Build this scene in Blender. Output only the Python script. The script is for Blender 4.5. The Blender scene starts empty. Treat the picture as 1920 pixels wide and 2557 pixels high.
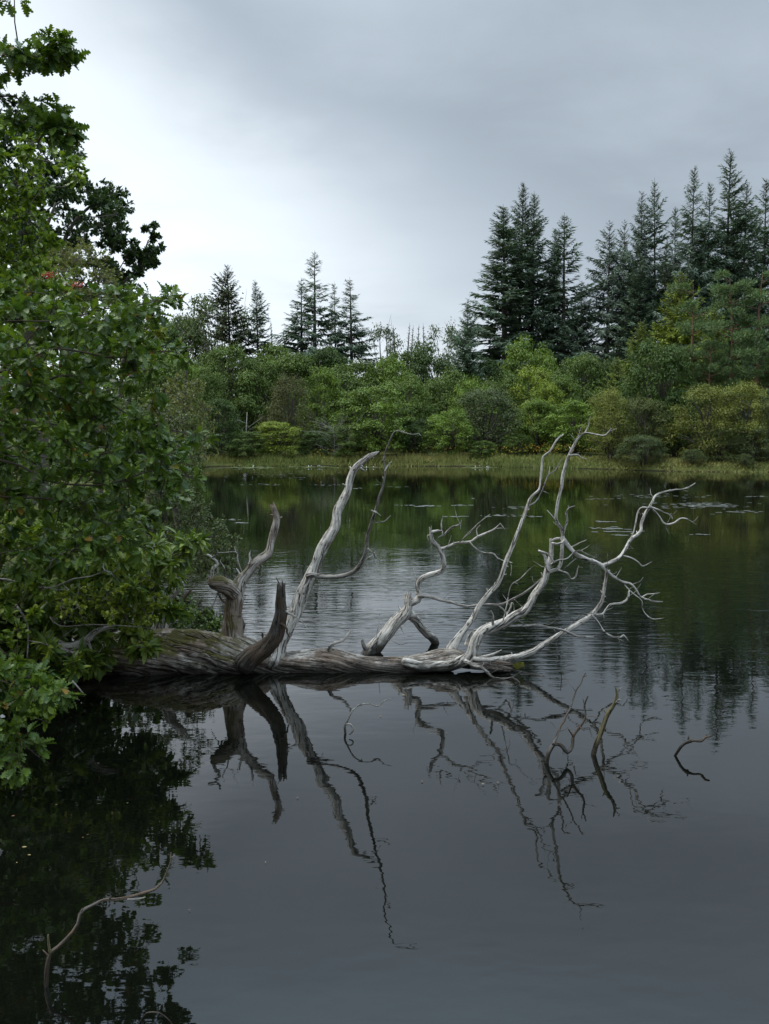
import bpy, math, random
import numpy as np
from mathutils import Vector, Matrix, noise as mnoise

# ------------------------------------------------------------------ camera, sky, sun, exposure
scene = bpy.context.scene
COL = scene.collection
CAMH = 2.5; F = 2586.0; CX = 960.0; CY = 1278.5; PITCH = math.atan(198.5 / F)
cam = bpy.data.cameras.new('camera'); cam_o = bpy.data.objects.new('camera', cam); COL.objects.link(cam_o)
cam_o.location = (0, 0, CAMH); cam_o.rotation_euler = (math.pi / 2 - PITCH, 0, 0)
cam.sensor_fit = 'HORIZONTAL'; cam.sensor_width = 36.0; cam.lens = 36.0 * F / 1920.0
cam.clip_start = 0.05; cam.clip_end = 6000
scene.camera = cam_o
scene.view_settings.view_transform = 'Standard'; scene.view_settings.look = 'None'
scene.view_settings.exposure = 0.62; scene.view_settings.gamma = 1.0

SUN_EL = math.radians(58); SUN_AZ = math.radians(-78)      # azimuth from +Y towards +X
sun_dir = Vector((math.sin(SUN_AZ) * math.cos(SUN_EL), math.cos(SUN_AZ) * math.cos(SUN_EL), math.sin(SUN_EL)))
sl = bpy.data.lights.new('sun', 'SUN'); sl.energy = 1.5; sl.angle = math.radians(28); sl.color = (1.0, 0.93, 0.83)
so = bpy.data.objects.new('sun', sl); COL.objects.link(so)
so.rotation_euler = sun_dir.to_track_quat('Z', 'Y').to_euler()

def build_world():
    w = bpy.data.worlds.new('World'); scene.world = w; w.use_nodes = True
    nt = w.node_tree; N = nt.nodes; L = nt.links
    for n in list(N): N.remove(n)
    def node(t, **k):
        n = N.new(t)
        for a, b in k.items(): setattr(n, a, b)
        return n
    out = node('ShaderNodeOutputWorld'); bg = node('ShaderNodeBackground'); bg.inputs[1].default_value = 0.1
    L.new(bg.outputs[0], out.inputs[0])
    sky = node('ShaderNodeTexSky'); sky.sky_type = 'NISHITA'; sky.sun_disc = False
    sky.sun_elevation = SUN_EL; sky.sun_rotation = SUN_AZ
    tc = node('ShaderNodeTexCoord')
    def math_(op, a, b=None, c=None):
        n = node('ShaderNodeMath', operation=op)
        for i, v in enumerate((a, b, c)):
            if v is None: continue
            if isinstance(v, (int, float)): n.inputs[i].default_value = v
            else: L.new(v, n.inputs[i])
        return n.outputs[0]
    def vdot(v, vec):
        n = node('ShaderNodeVectorMath', operation='DOT_PRODUCT'); L.new(v, n.inputs[0]); n.inputs[1].default_value = vec
        return n.outputs['Value']
    def smooth(v, a, b, lo=0.0, hi=1.0):
        n = node('ShaderNodeMapRange', interpolation_type='SMOOTHSTEP'); L.new(v, n.inputs[0])
        for i, q in zip((1, 2, 3, 4), (a, b, lo, hi)): n.inputs[i].default_value = q
        return n.outputs[0]
    d = tc.outputs['Generated']
    sep = node('ShaderNodeSeparateXYZ'); L.new(d, sep.inputs[0])
    # cloud layer coordinates: direction projected on a flat layer, so clouds flatten to the horizon
    zz = math_('ADD', math_('MAXIMUM', sep.outputs[2], 0.0), 0.16)
    cxy = node('ShaderNodeCombineXYZ')
    L.new(math_('DIVIDE', sep.outputs[0], zz), cxy.inputs[0]); L.new(math_('DIVIDE', sep.outputs[1], zz), cxy.inputs[1])
    def nz(scale, detail, rough, off):
        m = node('ShaderNodeMapping'); m.inputs['Location'].default_value = off; L.new(cxy.outputs[0], m.inputs[0])
        n = node('ShaderNodeTexNoise'); n.inputs['Scale'].default_value = scale; n.inputs['Detail'].default_value = detail
        n.inputs['Roughness'].default_value = rough; n.inputs['Distortion'].default_value = 0.25; L.new(m.outputs[0], n.inputs[0]); return n.outputs[0]
    big = nz(0.55, 5, 0.5, (3.1, 1.7, 0)); fine = nz(1.7, 6, 0.55, (7.0, 2.0, 0))
    # a dark cloud bank fills the sky to the upper right; its edge runs from the upper left down to the right
    e = vdot(d, (0.53, -0.10, 0.90))
    e = math_('ADD', e, math_('MULTIPLY', math_('SUBTRACT', big, 0.5), 0.28))
    e = math_('ADD', e, math_('MULTIPLY', math_('SUBTRACT', fine, 0.5), 0.20))
    bank = smooth(e, 0.01, 0.19)
    g = smooth(vdot(d, tuple(pix_dir(160, 330))), 0.93, 1.0)      # brighter thin cloud in front of the hidden sun
    lum = math_('ADD', 0.50, math_('MULTIPLY', g, 0.22))
    lum = math_('ADD', lum, math_('MULTIPLY', math_('SUBTRACT', fine, 0.5), 0.34))
    lum = math_('ADD', lum, smooth(sep.outputs[2], 0.18, 0.0, 0.0, 0.06))
    dark = math_('ADD', math_('ADD', 0.325, math_('MULTIPLY', math_('SUBTRACT', big, 0.5), 0.30)), math_('MULTIPLY', math_('SUBTRACT', fine, 0.5), 0.20))
    dark = math_('ADD', dark, smooth(sep.outputs[2], 0.35, 0.70, 0.0, 1.0))
    mix = node('ShaderNodeMix', data_type='FLOAT'); L.new(bank, mix.inputs[0]); L.new(lum, mix.inputs[2]); L.new(dark, mix.inputs[3])
    tint = node('ShaderNodeMix', data_type='RGBA'); L.new(math_('MULTIPLY', smooth(mix.outputs[0], 0.28, 0.6), smooth(sep.outputs[2], 0.50, 0.36)), tint.inputs[0])
    ht = node('ShaderNodeMix', data_type='RGBA'); L.new(smooth(sep.outputs[2], 0.33, 0.50), ht.inputs[0]); ht.inputs[6].default_value = (0.86, 1.0, 1.15, 1); ht.inputs[7].default_value = (0.80, 1.0, 1.20, 1); L.new(ht.outputs[2], tint.inputs[6]); tint.inputs[7].default_value = (0.905, 1.0, 1.085, 1)
    sc = node('ShaderNodeVectorMath', operation='SCALE'); L.new(tint.outputs[2], sc.inputs[0])
    L.new(math_('MULTIPLY', mix.outputs[0], 10.0), sc.inputs['Scale'])
    fin = node('ShaderNodeMix', data_type='RGBA'); fin.inputs[0].default_value = 0.96
    L.new(sky.outputs[0], fin.inputs[6]); L.new(sc.outputs[0], fin.inputs[7])
    L.new(fin.outputs[2], bg.inputs[0])

def pix_dir(px, py):
    a = (px - CX) / F; b = -(py - CY) / F
    return Vector((a, math.cos(PITCH) + math.sin(PITCH) * b, -math.sin(PITCH) + math.cos(PITCH) * b)).normalized()
def P(px, py, depth):
    """photo pixel + ground distance (metres along +Y) -> world point"""
    a = (px - CX) / F; b = -(py - CY) / F
    t = depth / (math.cos(PITCH) + math.sin(PITCH) * b)
    return Vector((a * t, depth, CAMH + t * (-math.sin(PITCH) + math.cos(PITCH) * b)))
def Pn(px, py, depth):
    a = (px - CX) / F; b = -(py - CY) / F
    t = depth / (math.cos(PITCH) + math.sin(PITCH) * b)
    return np.stack([a * t, depth + 0 * a, CAMH + t * (-math.sin(PITCH) + math.cos(PITCH) * b)], 1)
build_world()

# ------------------------------------------------------------------ helpers
def tag(o, label=None, cat=None, group=None, kind=None):
    if label: o['label'] = label
    if cat: o['category'] = cat
    if group: o['group'] = group
    if kind: o['kind'] = kind
    return o
def empty(name, loc=(0, 0, 0)):
    o = bpy.data.objects.new(name, None); COL.objects.link(o); o.location = loc; o.empty_display_size = 0.2
    return o
def link(name, me, mat, parent=None):
    if mat and not me.materials: me.materials.append(mat)
    o = bpy.data.objects.new(name, me); COL.objects.link(o)
    if parent:
        o.parent = parent
        o.matrix_parent_inverse = Matrix.Translation(-Vector(parent.location)) if parent.parent is None else Matrix.Translation(-Vector(parent.location))
    return o
def mk(name, V, faces, attrs=None, smooth=False):
    """V (n,3); faces: list of int arrays (m,k)"""
    me = bpy.data.meshes.new(name)
    V = np.asarray(V, dtype=np.float32); me.vertices.add(len(V)); me.vertices.foreach_set('co', V.ravel())
    faces = [np.asarray(f, dtype=np.int32) for f in faces if len(f)]
    idx = np.concatenate([f.ravel() for f in faces]); cnt = np.concatenate([np.full(len(f), f.shape[1], np.int32) for f in faces])
    me.loops.add(len(idx)); me.loops.foreach_set('vertex_index', idx)
    me.polygons.add(len(cnt)); st = np.zeros(len(cnt), np.int32); st[1:] = np.cumsum(cnt)[:-1]
    me.polygons.foreach_set('loop_start', st)
    try: me.polygons.foreach_set('loop_total', cnt)
    except Exception: pass
    for k, a in (attrs or {}).items():
        a = np.asarray(a, dtype=np.float32)
        if a.ndim == 1: at = me.attributes.new(k, 'FLOAT', 'POINT'); at.data.foreach_set('value', a)
        else: at = me.attributes.new(k, 'FLOAT_VECTOR', 'POINT'); at.data.foreach_set('vector', a.ravel())
    me.update(calc_edges=True); me.validate()
    if smooth: me.polygons.foreach_set('use_smooth', np.ones(len(me.polygons), bool))
    return me

class Tubes:
    """collects tapered tubes; attribute 'wood' = grain coordinates that run along and twist round each tube"""
    def __init__(s): s.V = []; s.Fq = []; s.Ft = []; s.W = []; s.n = 0
    def add(s, pts, rad, seg=8, rough=0.06, seed=0, twist=0.0, broken=False, step=None, wob=0.0, ridges=0.0, fine=0.0):
        rng = random.Random(seed)
        pts = [Vector(p) for p in pts]; rad = list(rad)
        if step:
            P2, R2 = [], []
            for i in range(len(pts) - 1):
                p0 = pts[max(i - 1, 0)]; p1 = pts[i]; p2 = pts[i + 1]; p3 = pts[min(i + 2, len(pts) - 1)]
                k = max(1, int((p2 - p1).length / step))
                for j in range(k):
                    t = j / k; t2 = t * t; t3 = t2 * t
                    q = 0.5 * ((2 * p1) + (p2 - p0) * t + (2 * p0 - 5 * p1 + 4 * p2 - p3) * t2 + (3 * p1 - p0 - 3 * p2 + p3) * t3)
                    P2.append(q); R2.append(rad[i] * (1 - t) + rad[i + 1] * t)
            P2.append(pts[-1]); R2.append(rad[-1]); pts, rad = P2, R2
        if wob:
            o = rng.random() * 50
            for i in range(1, len(pts) - 1):
                nv = mnoise.noise_vector(pts[i] * 6 + Vector((o, 0, 0))); pts[i] = pts[i] + nv * wob * rad[i]
        n = len(pts)
        T = [(pts[min(i + 1, n - 1)] - pts[max(i - 1, 0)]).normalized() for i in range(n)]
        ref = Vector((0, 0, 1)) if abs(T[0].z) < 0.9 else Vector((1, 0, 0))
        A = (ref - T[0] * ref.dot(T[0])).normalized()
        u = 0.0; off = rng.random() * 40; Rm = sum(rad) / n
        ph = [rng.random() * 6.28 for _ in range(4)]
        b0 = s.n
        for i in range(n):
            if i: u += (pts[i] - pts[i - 1]).length
            A = (A - T[i] * A.dot(T[i])).normalized(); B = T[i].cross(A)
            for j in range(seg):
                a = 2 * math.pi * j / seg
                g = a + twist * u
                r = rad[i]
                if rough: r *= 1 + rough * (mnoise.noise(Vector((math.cos(a) * 1.1 + off, math.sin(a) * 1.1, u / max(Rm, .01) * 0.45))) * 1.6 + 0.6 * mnoise.noise(Vector((math.cos(g) * 2.2 + off, math.sin(g) * 2.2, u / max(Rm, .01) * 0.9))))
                if fine and i < n - 1:
                    cr_ = abs(mnoise.noise(Vector((math.cos(g) * 3.6 + off, math.sin(g) * 3.6, u * 0.8)))); r *= 1 - fine * max(0.0, 1 - cr_ / 0.14) - fine * 0.6 * max(0.0, 1 - abs(mnoise.noise(Vector((math.cos(g) * 8 + off, math.sin(g) * 8, u * 1.6)))) / 0.16)
                if ridges:
                    r *= 1 + ridges * (0.5 * math.sin(3 * g + ph[0]) + 0.45 * math.sin(5 * g + ph[1] + 2 * u) + 0.45 * mnoise.noise(Vector((math.cos(g) * 4 + off, math.sin(g) * 4, u * 1.3))) + 0.35 * mnoise.noise(Vector((math.cos(g) * 9 + off, math.sin(g) * 9, u * 2.0))))
                p = pts[i] + (A * math.cos(a) + B * math.sin(a)) * r
                if broken and i == n - 1: p = p + T[i] * (rng.random() ** 2 * 2.2 - 0.4) * rad[i]
                s.V.append(p[:]); s.W.append((u * 0.10 + off, Rm * math.cos(g) + off, Rm * math.sin(g)))
        for i in range(n - 1):
            for j in range(seg):
                k = (j + 1) % seg
                s.Fq.append((b0 + i * seg + j, b0 + i * seg + k, b0 + (i + 1) * seg + k, b0 + (i + 1) * seg + j))
        s.n = b0 + n * seg
        for ring, dirn, q in ((0, -1, pts[0]), (n - 1, 1, pts[-1])):
            c = s.n; s.n += 1
            s.V.append((q + T[ring] * rad[ring] * (0.3 * dirn if not (broken and ring) else -0.3))[:]); s.W.append((off, off, 0))
            for j in range(seg):
                k = (j + 1) % seg; a, b = b0 + ring * seg + j, b0 + ring * seg + k
                s.Ft.append((a, b, c) if dirn > 0 else (b, a, c))
    def mesh(s, name): return mk(name, s.V, [np.array(s.Fq), np.array(s.Ft)], {'wood': np.array(s.W)}, True)

# ------------------------------------------------------------------ materials
class NT:
    def __init__(s, name):
        s.m = bpy.data.materials.new(name); s.m.use_nodes = True; s.t = s.m.node_tree; s.N = s.t.nodes; s.L = s.t.links
        for n in list(s.N): s.N.remove(n)
        s.out = s.N.new('ShaderNodeOutputMaterial')
    def n(s, t, inp=None, **k):
        x = s.N.new(t)
        for a, b in k.items(): setattr(x, a, b)
        for a, b in (inp or {}).items():
            if isinstance(b, bpy.types.NodeSocket): s.L.new(b, x.inputs[a])
            else: x.inputs[a].default_value = b
        return x
    def math(s, op, a, b=0.0):
        return s.n('ShaderNodeMath', {0: a, 1: b}, operation=op).outputs[0]
    def ramp(s, v, a, b, lo=0.0, hi=1.0):
        return s.n('ShaderNodeMapRange', {0: v, 1: a, 2: b, 3: lo, 4: hi}, interpolation_type='SMOOTHSTEP').outputs[0]
    def mix(s, f, a, b, blend='MIX'):
        def c(v): return v if isinstance(v, bpy.types.NodeSocket) else (tuple(v) + (1,) if len(v) == 3 else v)
        return s.n('ShaderNodeMix', {0: f, 6: c(a), 7: c(b)}, data_type='RGBA', blend_type=blend).outputs[2]
    def noise(s, vec, scale, detail=3, rough=0.55, dist=0.0):
        return s.n('ShaderNodeTexNoise', {'Vector': vec, 'Scale': scale, 'Detail': detail, 'Roughness': rough, 'Distortion': dist}).outputs[0]
    def surf(s, sh): s.L.new(sh, s.out.inputs[0]); return s.m

def leaf_mat(name, dark, light, rough=0.45, trans=0.25, use_col=False, spec=0.4, yellow=None):
    t = NT(name)
    at = t.n('ShaderNodeAttribute', attribute_name='tint')
    c = t.mix(at.outputs['Fac'], dark, light)
    if yellow: c = t.mix(t.ramp(at.outputs['Fac'], 0.965, 0.985), c, yellow)
    if use_col:
        oi = t.n('ShaderNodeObjectInfo'); c = t.mix(1.0, c, oi.outputs['Color'], 'MULTIPLY')
    pos = t.n('ShaderNodeNewGeometry')
    nz = t.noise(pos.outputs['Position'], 1.3, 2)
    c = t.mix(t.ramp(nz, 0.3, 0.7, 0.0, 0.35), c, t.mix(1.0, c, (0.6, 0.66, 0.55), 'MULTIPLY'))
    b = t.n('ShaderNodeBsdfPrincipled', {'Base Color': c, 'Roughness': rough, 'Specular IOR Level': spec})
    tr = t.n('ShaderNodeBsdfTranslucent', {'Color': t.mix(1.0, c, (1.25, 1.3, 0.6), 'MULTIPLY')})
    mx = t.n('ShaderNodeMixShader', {0: trans, 1: b.outputs[0], 2: tr.outputs[0]})
    return t.surf(mx.outputs[0])

def wood_mat(name, pale, mid, dark, moss=0.0, brown=0.0, scale=1.0, bump=0.5, col=False):
    t = NT(name)
    w = t.n('ShaderNodeAttribute', attribute_name='wood').outputs['Vector']
    g = t.n('ShaderNodeNewGeometry'); pos = g.outputs['Position']
    sep = t.n('ShaderNodeSeparateXYZ', {0: pos})
    n1 = t.noise(w, 34 * scale, 5, 0.68, 0.5); n2 = t.noise(w, 110 * scale, 3, 0.6, 0.2); n3 = t.noise(pos, 2.6, 4, 0.6); n4 = t.noise(pos, 9, 4, 0.65)
    grain = t.math('ADD', t.math('MULTIPLY', n1, 0.65), t.math('MULTIPLY', n2, 0.35))
    c = t.mix(t.ramp(grain, 0.41, 0.53), mid, pale)
    c = t.mix(t.ramp(n4, 0.48, 0.66, 0, 0.7), c, mid)
    c = t.mix(t.ramp(t.noise(pos, 38, 3, 0.6), 0.60, 0.72, 0, 0.7), c, dark)
    crk = t.math('ABSOLUTE', t.math('SUBTRACT', t.noise(w, 22 * scale, 2, 0.5, 0.6), 0.5))
    c = t.mix(t.ramp(crk, 0.022, 0.006, 0, 0.9), c, dark)
    c = t.mix(t.ramp(grain, 0.445, 0.39), c, dark)                 # open cracks and dirt in the grain
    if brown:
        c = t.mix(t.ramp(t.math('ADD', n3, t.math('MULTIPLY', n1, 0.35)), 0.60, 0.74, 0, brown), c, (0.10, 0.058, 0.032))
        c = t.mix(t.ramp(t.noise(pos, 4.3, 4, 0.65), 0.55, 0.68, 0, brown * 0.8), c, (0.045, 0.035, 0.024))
    if moss:
        nzv = t.n('ShaderNodeSeparateXYZ', {0: g.outputs['Normal']}).outputs[2]
        ms = t.math('MULTIPLY', t.ramp(t.math('ADD', nzv, t.math('MULTIPLY', n4, 0.8)), 0.45, 0.9), t.ramp(t.noise(pos, 4.2, 5, 0.68), 0.40, 0.52))
        ms = t.math('MULTIPLY', ms, t.ramp(sep.outputs[0], -1.2, -1.75))
        c = t.mix(t.math('MULTIPLY', ms, moss), c, t.mix(n4, (0.035, 0.035, 0.008), (0.085, 0.075, 0.012)))
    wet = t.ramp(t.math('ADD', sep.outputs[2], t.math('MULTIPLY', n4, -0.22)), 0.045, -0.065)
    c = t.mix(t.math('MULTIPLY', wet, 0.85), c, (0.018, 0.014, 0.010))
    if col:
        oi = t.n('ShaderNodeObjectInfo'); c = t.mix(1.0, c, oi.outputs['Color'], 'MULTIPLY')
    bm = t.n('ShaderNodeBump', {'Height': t.math('ADD', t.math('ADD', grain, t.math('MULTIPLY', n4, 0.5)), t.ramp(crk, 0.0, 0.03, 0, 0.5)), 'Strength': bump, 'Distance': 0.03})
    b = t.n('ShaderNodeBsdfPrincipled', {'Base Color': c, 'Roughness': t.ramp(wet, 0, 1, 0.85, 0.4), 'Specular IOR Level': 0.25, 'Normal': bm.outputs[0]})
    return t.surf(b.outputs[0])

def plain_mat(name, c, rough=0.8, var=0.3, scale=3.0, spec=0.2):
    t = NT(name); g = t.n('ShaderNodeNewGeometry')
    n = t.noise(g.outputs['Position'], scale, 4, 0.6)
    cc = t.mix(n, tuple(x * (1 - var) for x in c), tuple(x * (1 + var) for x in c))
    b = t.n('ShaderNodeBsdfPrincipled', {'Base Color': cc, 'Roughness': rough, 'Specular IOR Level': spec})
    return t.surf(b.outputs[0])

M = {}
M['silver'] = wood_mat('silver_deadwood', (0.56, 0.515, 0.455), (0.255, 0.222, 0.185), (0.035, 0.03, 0.025), bump=0.9)
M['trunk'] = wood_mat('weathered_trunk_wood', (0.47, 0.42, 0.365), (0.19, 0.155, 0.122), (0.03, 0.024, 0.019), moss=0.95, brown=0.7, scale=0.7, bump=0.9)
M['darkwood'] = wood_mat('dark_rotten_wood', (0.125, 0.112, 0.095), (0.055, 0.046, 0.036), (0.02, 0.017, 0.013), brown=0.6, bump=0.9)
M['twigwood'] = wood_mat('dark_twig_wood', (0.27, 0.25, 0.225), (0.13, 0.112, 0.092), (0.03, 0.026, 0.021), bump=0.4)
M['mosswood'] = wood_mat('mossy_stick_wood', (0.13, 0.11, 0.055), (0.065, 0.055, 0.025), (0.02, 0.018, 0.010), bump=0.8)
M['bark'] = plain_mat('brown_grey_bark', (0.085, 0.072, 0.058), 0.9, 0.4, 8)
M['oakbark'] = plain_mat('oak_twig_bark', (0.055, 0.042, 0.030), 0.85, 0.4, 10)
M['palebark'] = plain_mat('pale_dead_bark', (0.27, 0.25, 0.22), 0.9, 0.35, 6)
M['pinebark'] = plain_mat('orange_pine_bark', (0.17, 0.095, 0.06), 0.9, 0.35, 5)
M['oak'] = leaf_mat('oak_leaf', (0.034, 0.078, 0.013), (0.145, 0.21, 0.026), 0.40, 0.30, spec=0.38, yellow=(0.22, 0.13, 0.02))
M['rhodo'] = leaf_mat('rhododendron_leaf', (0.048, 0.098, 0.016), (0.22, 0.275, 0.036), 0.42, 0.30, spec=0.35)
M['round'] = leaf_mat('sallow_leaf', (0.068, 0.13, 0.015), (0.23, 0.295, 0.034), 0.45, 0.32, spec=0.3)
M['small'] = leaf_mat('bright_small_leaf', (0.13, 0.18, 0.02), (0.32, 0.36, 0.045), 0.45, 0.3)
M['rowan'] = leaf_mat('rowan_leaf', (0.09, 0.15, 0.02), (0.24, 0.29, 0.04), 0.5, 0.3)
M['fardark'] = leaf_mat('dark_oak_far_leaf', (0.026, 0.052, 0.018), (0.080, 0.125, 0.032), 0.5, 0.2)
M['olive'] = leaf_mat('olive_birch_leaf', (0.09, 0.105, 0.03), (0.21, 0.215, 0.065), 0.5, 0.3)
M['willow'] = leaf_mat('grey_willow_leaf', (0.06, 0.082, 0.03), (0.17, 0.195, 0.07), 0.5, 0.25)
M['yellowgreen'] = leaf_mat('yellow_green_leaf', (0.12, 0.15, 0.02), (0.24, 0.25, 0.03), 0.5, 0.35)
M['backfill'] = leaf_mat('alder_leaf', (0.040, 0.075, 0.012), (0.13, 0.175, 0.024), 0.5, 0.25)
M['far'] = leaf_mat('far_broadleaf', (0.55, 0.6, 0.5), (1.25, 1.25, 1.2), 0.55, 0.22, use_col=True, spec=0.25)
M['needle'] = leaf_mat('conifer_needles', (0.6, 0.6, 0.6), (1.25, 1.25, 1.25), 0.6, 0.12, use_col=True, spec=0.3)
M['berry'] = plain_mat('red_berry', (0.45, 0.045, 0.02), 0.4, 0.2)
M['moss'] = plain_mat('yellow_moss', (0.12, 0.115, 0.015), 0.9, 0.4, 30)
# ------------------------------------------------------------------ lake outline, ground, water
LAKE = np.array([(-1.2, 2.3), (-3.0, 2.8), (-4.4, 5.0), (-4.2, 8.0), (-3.9, 10.5), (-3.7, 13), (-3.9, 16), (-4.6, 19), (-6.0, 25), (-9.0, 40), (-11.5, 58),
                 (-14.0, 72), (-12.5, 76.5), (-6.0, 77.3), (1.0, 77.0), (6.0, 76.5), (11.0, 74.5), (15.0, 70.5), (18.5, 66.5), (24.0, 65.2), (33.0, 64), (48.0, 60), (62, 46), (68, 20), (60, -6), (36, -10), (14, -4), (5.0, 0.4), (1.5, 1.9)], float)
def lake_sd(x, y):
    """signed distance to the shoreline, > 0 on land"""
    p = np.stack([np.ravel(x), np.ravel(y)], 1); d = np.full(len(p), 1e9); ins = np.zeros(len(p), bool)
    for i in range(len(LAKE)):
        a = LAKE[i]; b = LAKE[(i + 1) % len(LAKE)]; ab = b - a; ap = p - a
        t = np.clip((ap @ ab) / (ab @ ab), 0, 1); d = np.minimum(d, np.hypot(*(ap - t[:, None] * ab).T))
        c = ((a[1] > p[:, 1]) != (b[1] > p[:, 1])) & (p[:, 0] < (b[0] - a[0]) * (p[:, 1] - a[1]) / (b[1] - a[1] + 1e-12) + a[0]); ins ^= c
    return np.where(ins, -d, d).reshape(np.shape(x))
def ground_z(x, y):
    s = lake_sd(x, y)
    land = 0.12 + 0.5 * (1 - np.exp(-np.maximum(s, 0) / 1.2)) + 0.022 * np.clip(s, 0, 250) + 0.10 * np.sin(np.asarray(x) * 0.9) * np.sin(np.asarray(y) * 0.7) * np.clip(s / 3, 0, 1)
    land = np.where(s < 0.5, np.minimum(land, -0.05 + 0.6 * np.maximum(s, 0)), land)
    return np.where(s > 0, land, -np.minimum(1.6, 0.05 - 0.5 * s))
def gz(x, y): return float(ground_z(np.array([x]), np.array([y]))[0])

def axis(mid, n, a, ext):
    t = np.linspace(-1, 1, n); return mid + np.sinh(t * a) / math.sinh(a) * ext
gx = axis(2, 260, 5.2, 2500.0); gy = axis(25, 300, 4.6, 2500.0)
X, Y = np.meshgrid(gx, gy); Z = ground_z(X, Y)
nx, ny = len(gx), len(gy); ii = np.arange(nx * ny).reshape(ny, nx)
gm = mk('ground', np.stack([X.ravel(), Y.ravel(), Z.ravel()], 1), [np.stack([ii[:-1, :-1], ii[:-1, 1:], ii[1:, 1:], ii[1:, :-1]], -1).reshape(-1, 4)], None, True)
t = NT('ground_grass_soil'); g = t.n('ShaderNodeNewGeometry'); ps = g.outputs['Position']
zc = t.n('ShaderNodeSeparateXYZ', {0: ps}).outputs[2]
c = t.mix(t.noise(ps, 0.6, 5, 0.6), (0.045, 0.065, 0.016), (0.11, 0.115, 0.03))
c = t.mix(t.ramp(t.noise(ps, 4.0, 5, 0.65), 0.45, 0.7), c, (0.045, 0.032, 0.018))
c = t.mix(t.ramp(zc, 0.10, 0.0), c, (0.022, 0.016, 0.010))
bm = t.n('ShaderNodeBump', {'Height': t.noise(ps, 14, 5, 0.7), 'Strength': 0.8, 'Distance': 0.08})
t.surf(t.n('ShaderNodeBsdfPrincipled', {'Base Color': c, 'Roughness': 0.95, 'Specular IOR Level': 0.1, 'Normal': bm.outputs[0]}).outputs[0])
tag(link('ground', gm, t.m), 'grassy peaty ground round the lake', None, None, 'structure')

def water_material():
    t = NT('peaty_lake_water'); g = t.n('ShaderNodeNewGeometry'); ps = g.outputs['Position']
    sx = t.n('ShaderNodeSeparateXYZ', {0: ps})
    def mp(sc): return t.n('ShaderNodeMapping', {0: ps, 'Scale': sc}).outputs[0]
    # gentle swell everywhere, wind ripples in a belt of open water beyond the fallen tree
    swell = t.noise(mp((0.8, 1.3, 1)), 1.6, 2, 0.5)
    small = t.noise(mp((0.75, 1.3, 1)), 7.0, 2, 0.5)
    rip = t.noise(mp((0.45, 1.5, 1)), 5.2, 2, 0.5, 0.25)
    yv = t.math('ADD', sx.outputs[1], t.math('MULTIPLY', t.math('SUBTRACT', t.noise(mp((0.14, 0.14, 1)), 1.0, 2), 0.5), 5.0))
    yv = t.math('ADD', yv, t.math('MULTIPLY', sx.outputs[0], -0.28))
    belt = t.math('MULTIPLY', t.ramp(yv, 9.0, 13.0), t.ramp(yv, 25.0, 17.0, 0.07, 1.0))
    patch = t.ramp(t.noise(mp((0.10, 0.28, 1)), 1.0, 3, 0.6), 0.36, 0.62, 0.25, 1.0)
    amp = t.math('MULTIPLY', belt, patch)
    h = t.math('MULTIPLY', swell, 0.0022)
    h = t.math('ADD', h, t.math('MULTIPLY', small, 0.00062))
    h = t.math('ADD', h, t.math('MULTIPLY', rip, t.math('MULTIPLY', amp, 0.0090)))
    bm = t.n('ShaderNodeBump', {'Height': h, 'Strength': 1.0, 'Distance': 1.0})
    c = t.mix(t.noise(ps, 0.3, 3), (0.0020, 0.0025, 0.0016), (0.0030, 0.0036, 0.0024))
    b = t.n('ShaderNodeBsdfPrincipled', {'Base Color': c, 'Roughness': 0.015, 'IOR': 1.46, 'Normal': bm.outputs[0]})
    return t.surf(b.outputs[0])
wx = np.linspace(-22, 75, 60); wy = np.linspace(-14, 84, 60); X, Y = np.meshgrid(wx, wy); ii = np.arange(3600).reshape(60, 60)
wm = mk('lake_water', np.stack([X.ravel(), Y.ravel(), 0 * X.ravel()], 1), [np.stack([ii[:-1, :-1], ii[:-1, 1:], ii[1:, 1:], ii[1:, :-1]], -1).reshape(-1, 4)], None, True)
tag(link('water', wm, water_material()), 'dark still lake water mirroring the sky and trees', None, None, 'structure')

# ------------------------------------------------------------------ leaf templates and scattering
def strip_leaf(st, fold=0.35, curl=0.18):
    """leaf outline from (t, half width) stations, folded along the midrib and curled; unit length along +Y, face +Z"""
    V = []; Fs = []
    for tt, w in st:
        z = -curl * tt * tt
        V += [(-w, tt, z + fold * w), (0, tt, z), (w, tt, z + fold * w)]
    for i in range(len(st) - 1):
        a = i * 3; b = a + 3
        Fs += [(a, a + 1, b + 1, b), (a + 1, a + 2, b + 2, b + 1)]
    return np.array(V), np.array(Fs)
OAK = strip_leaf([(0, .012), (.13, .02), (.2, .14), (.28, .055), (.38, .25), (.46, .09), (.57, .33), (.65, .12), (.76, .29), (.83, .11), (.92, .17), (1, .04)])
RHO = strip_leaf([(0, .01), (.12, .06), (.35, .145), (.65, .14), (.88, .065), (1, .004)], 0.25, 0.25)
RND = strip_leaf([(0, .02), (.25, .27), (.6, .33), (.85, .2), (1, .02)], 0.3, 0.15)
DIA = (np.array([(0, 0, 0), (.27, .5, .06), (0, 1, -.06), (-.27, .5, .06)]), np.array([(0, 1, 2, 3)]))
NAR = (np.array([(0, 0, 0), (.11, .45, .02), (0, 1, -.05), (-.11, .45, .02)]), np.array([(0, 1, 2, 3)]))
def unit(v): return v / np.maximum(np.linalg.norm(v, axis=-1, keepdims=True), 1e-9)
def leaf_mats(pos, dirs, nrm):
    y = unit(dirs); x = unit(np.cross(y, nrm)); z = np.cross(x, y)
    return x, y, z
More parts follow.
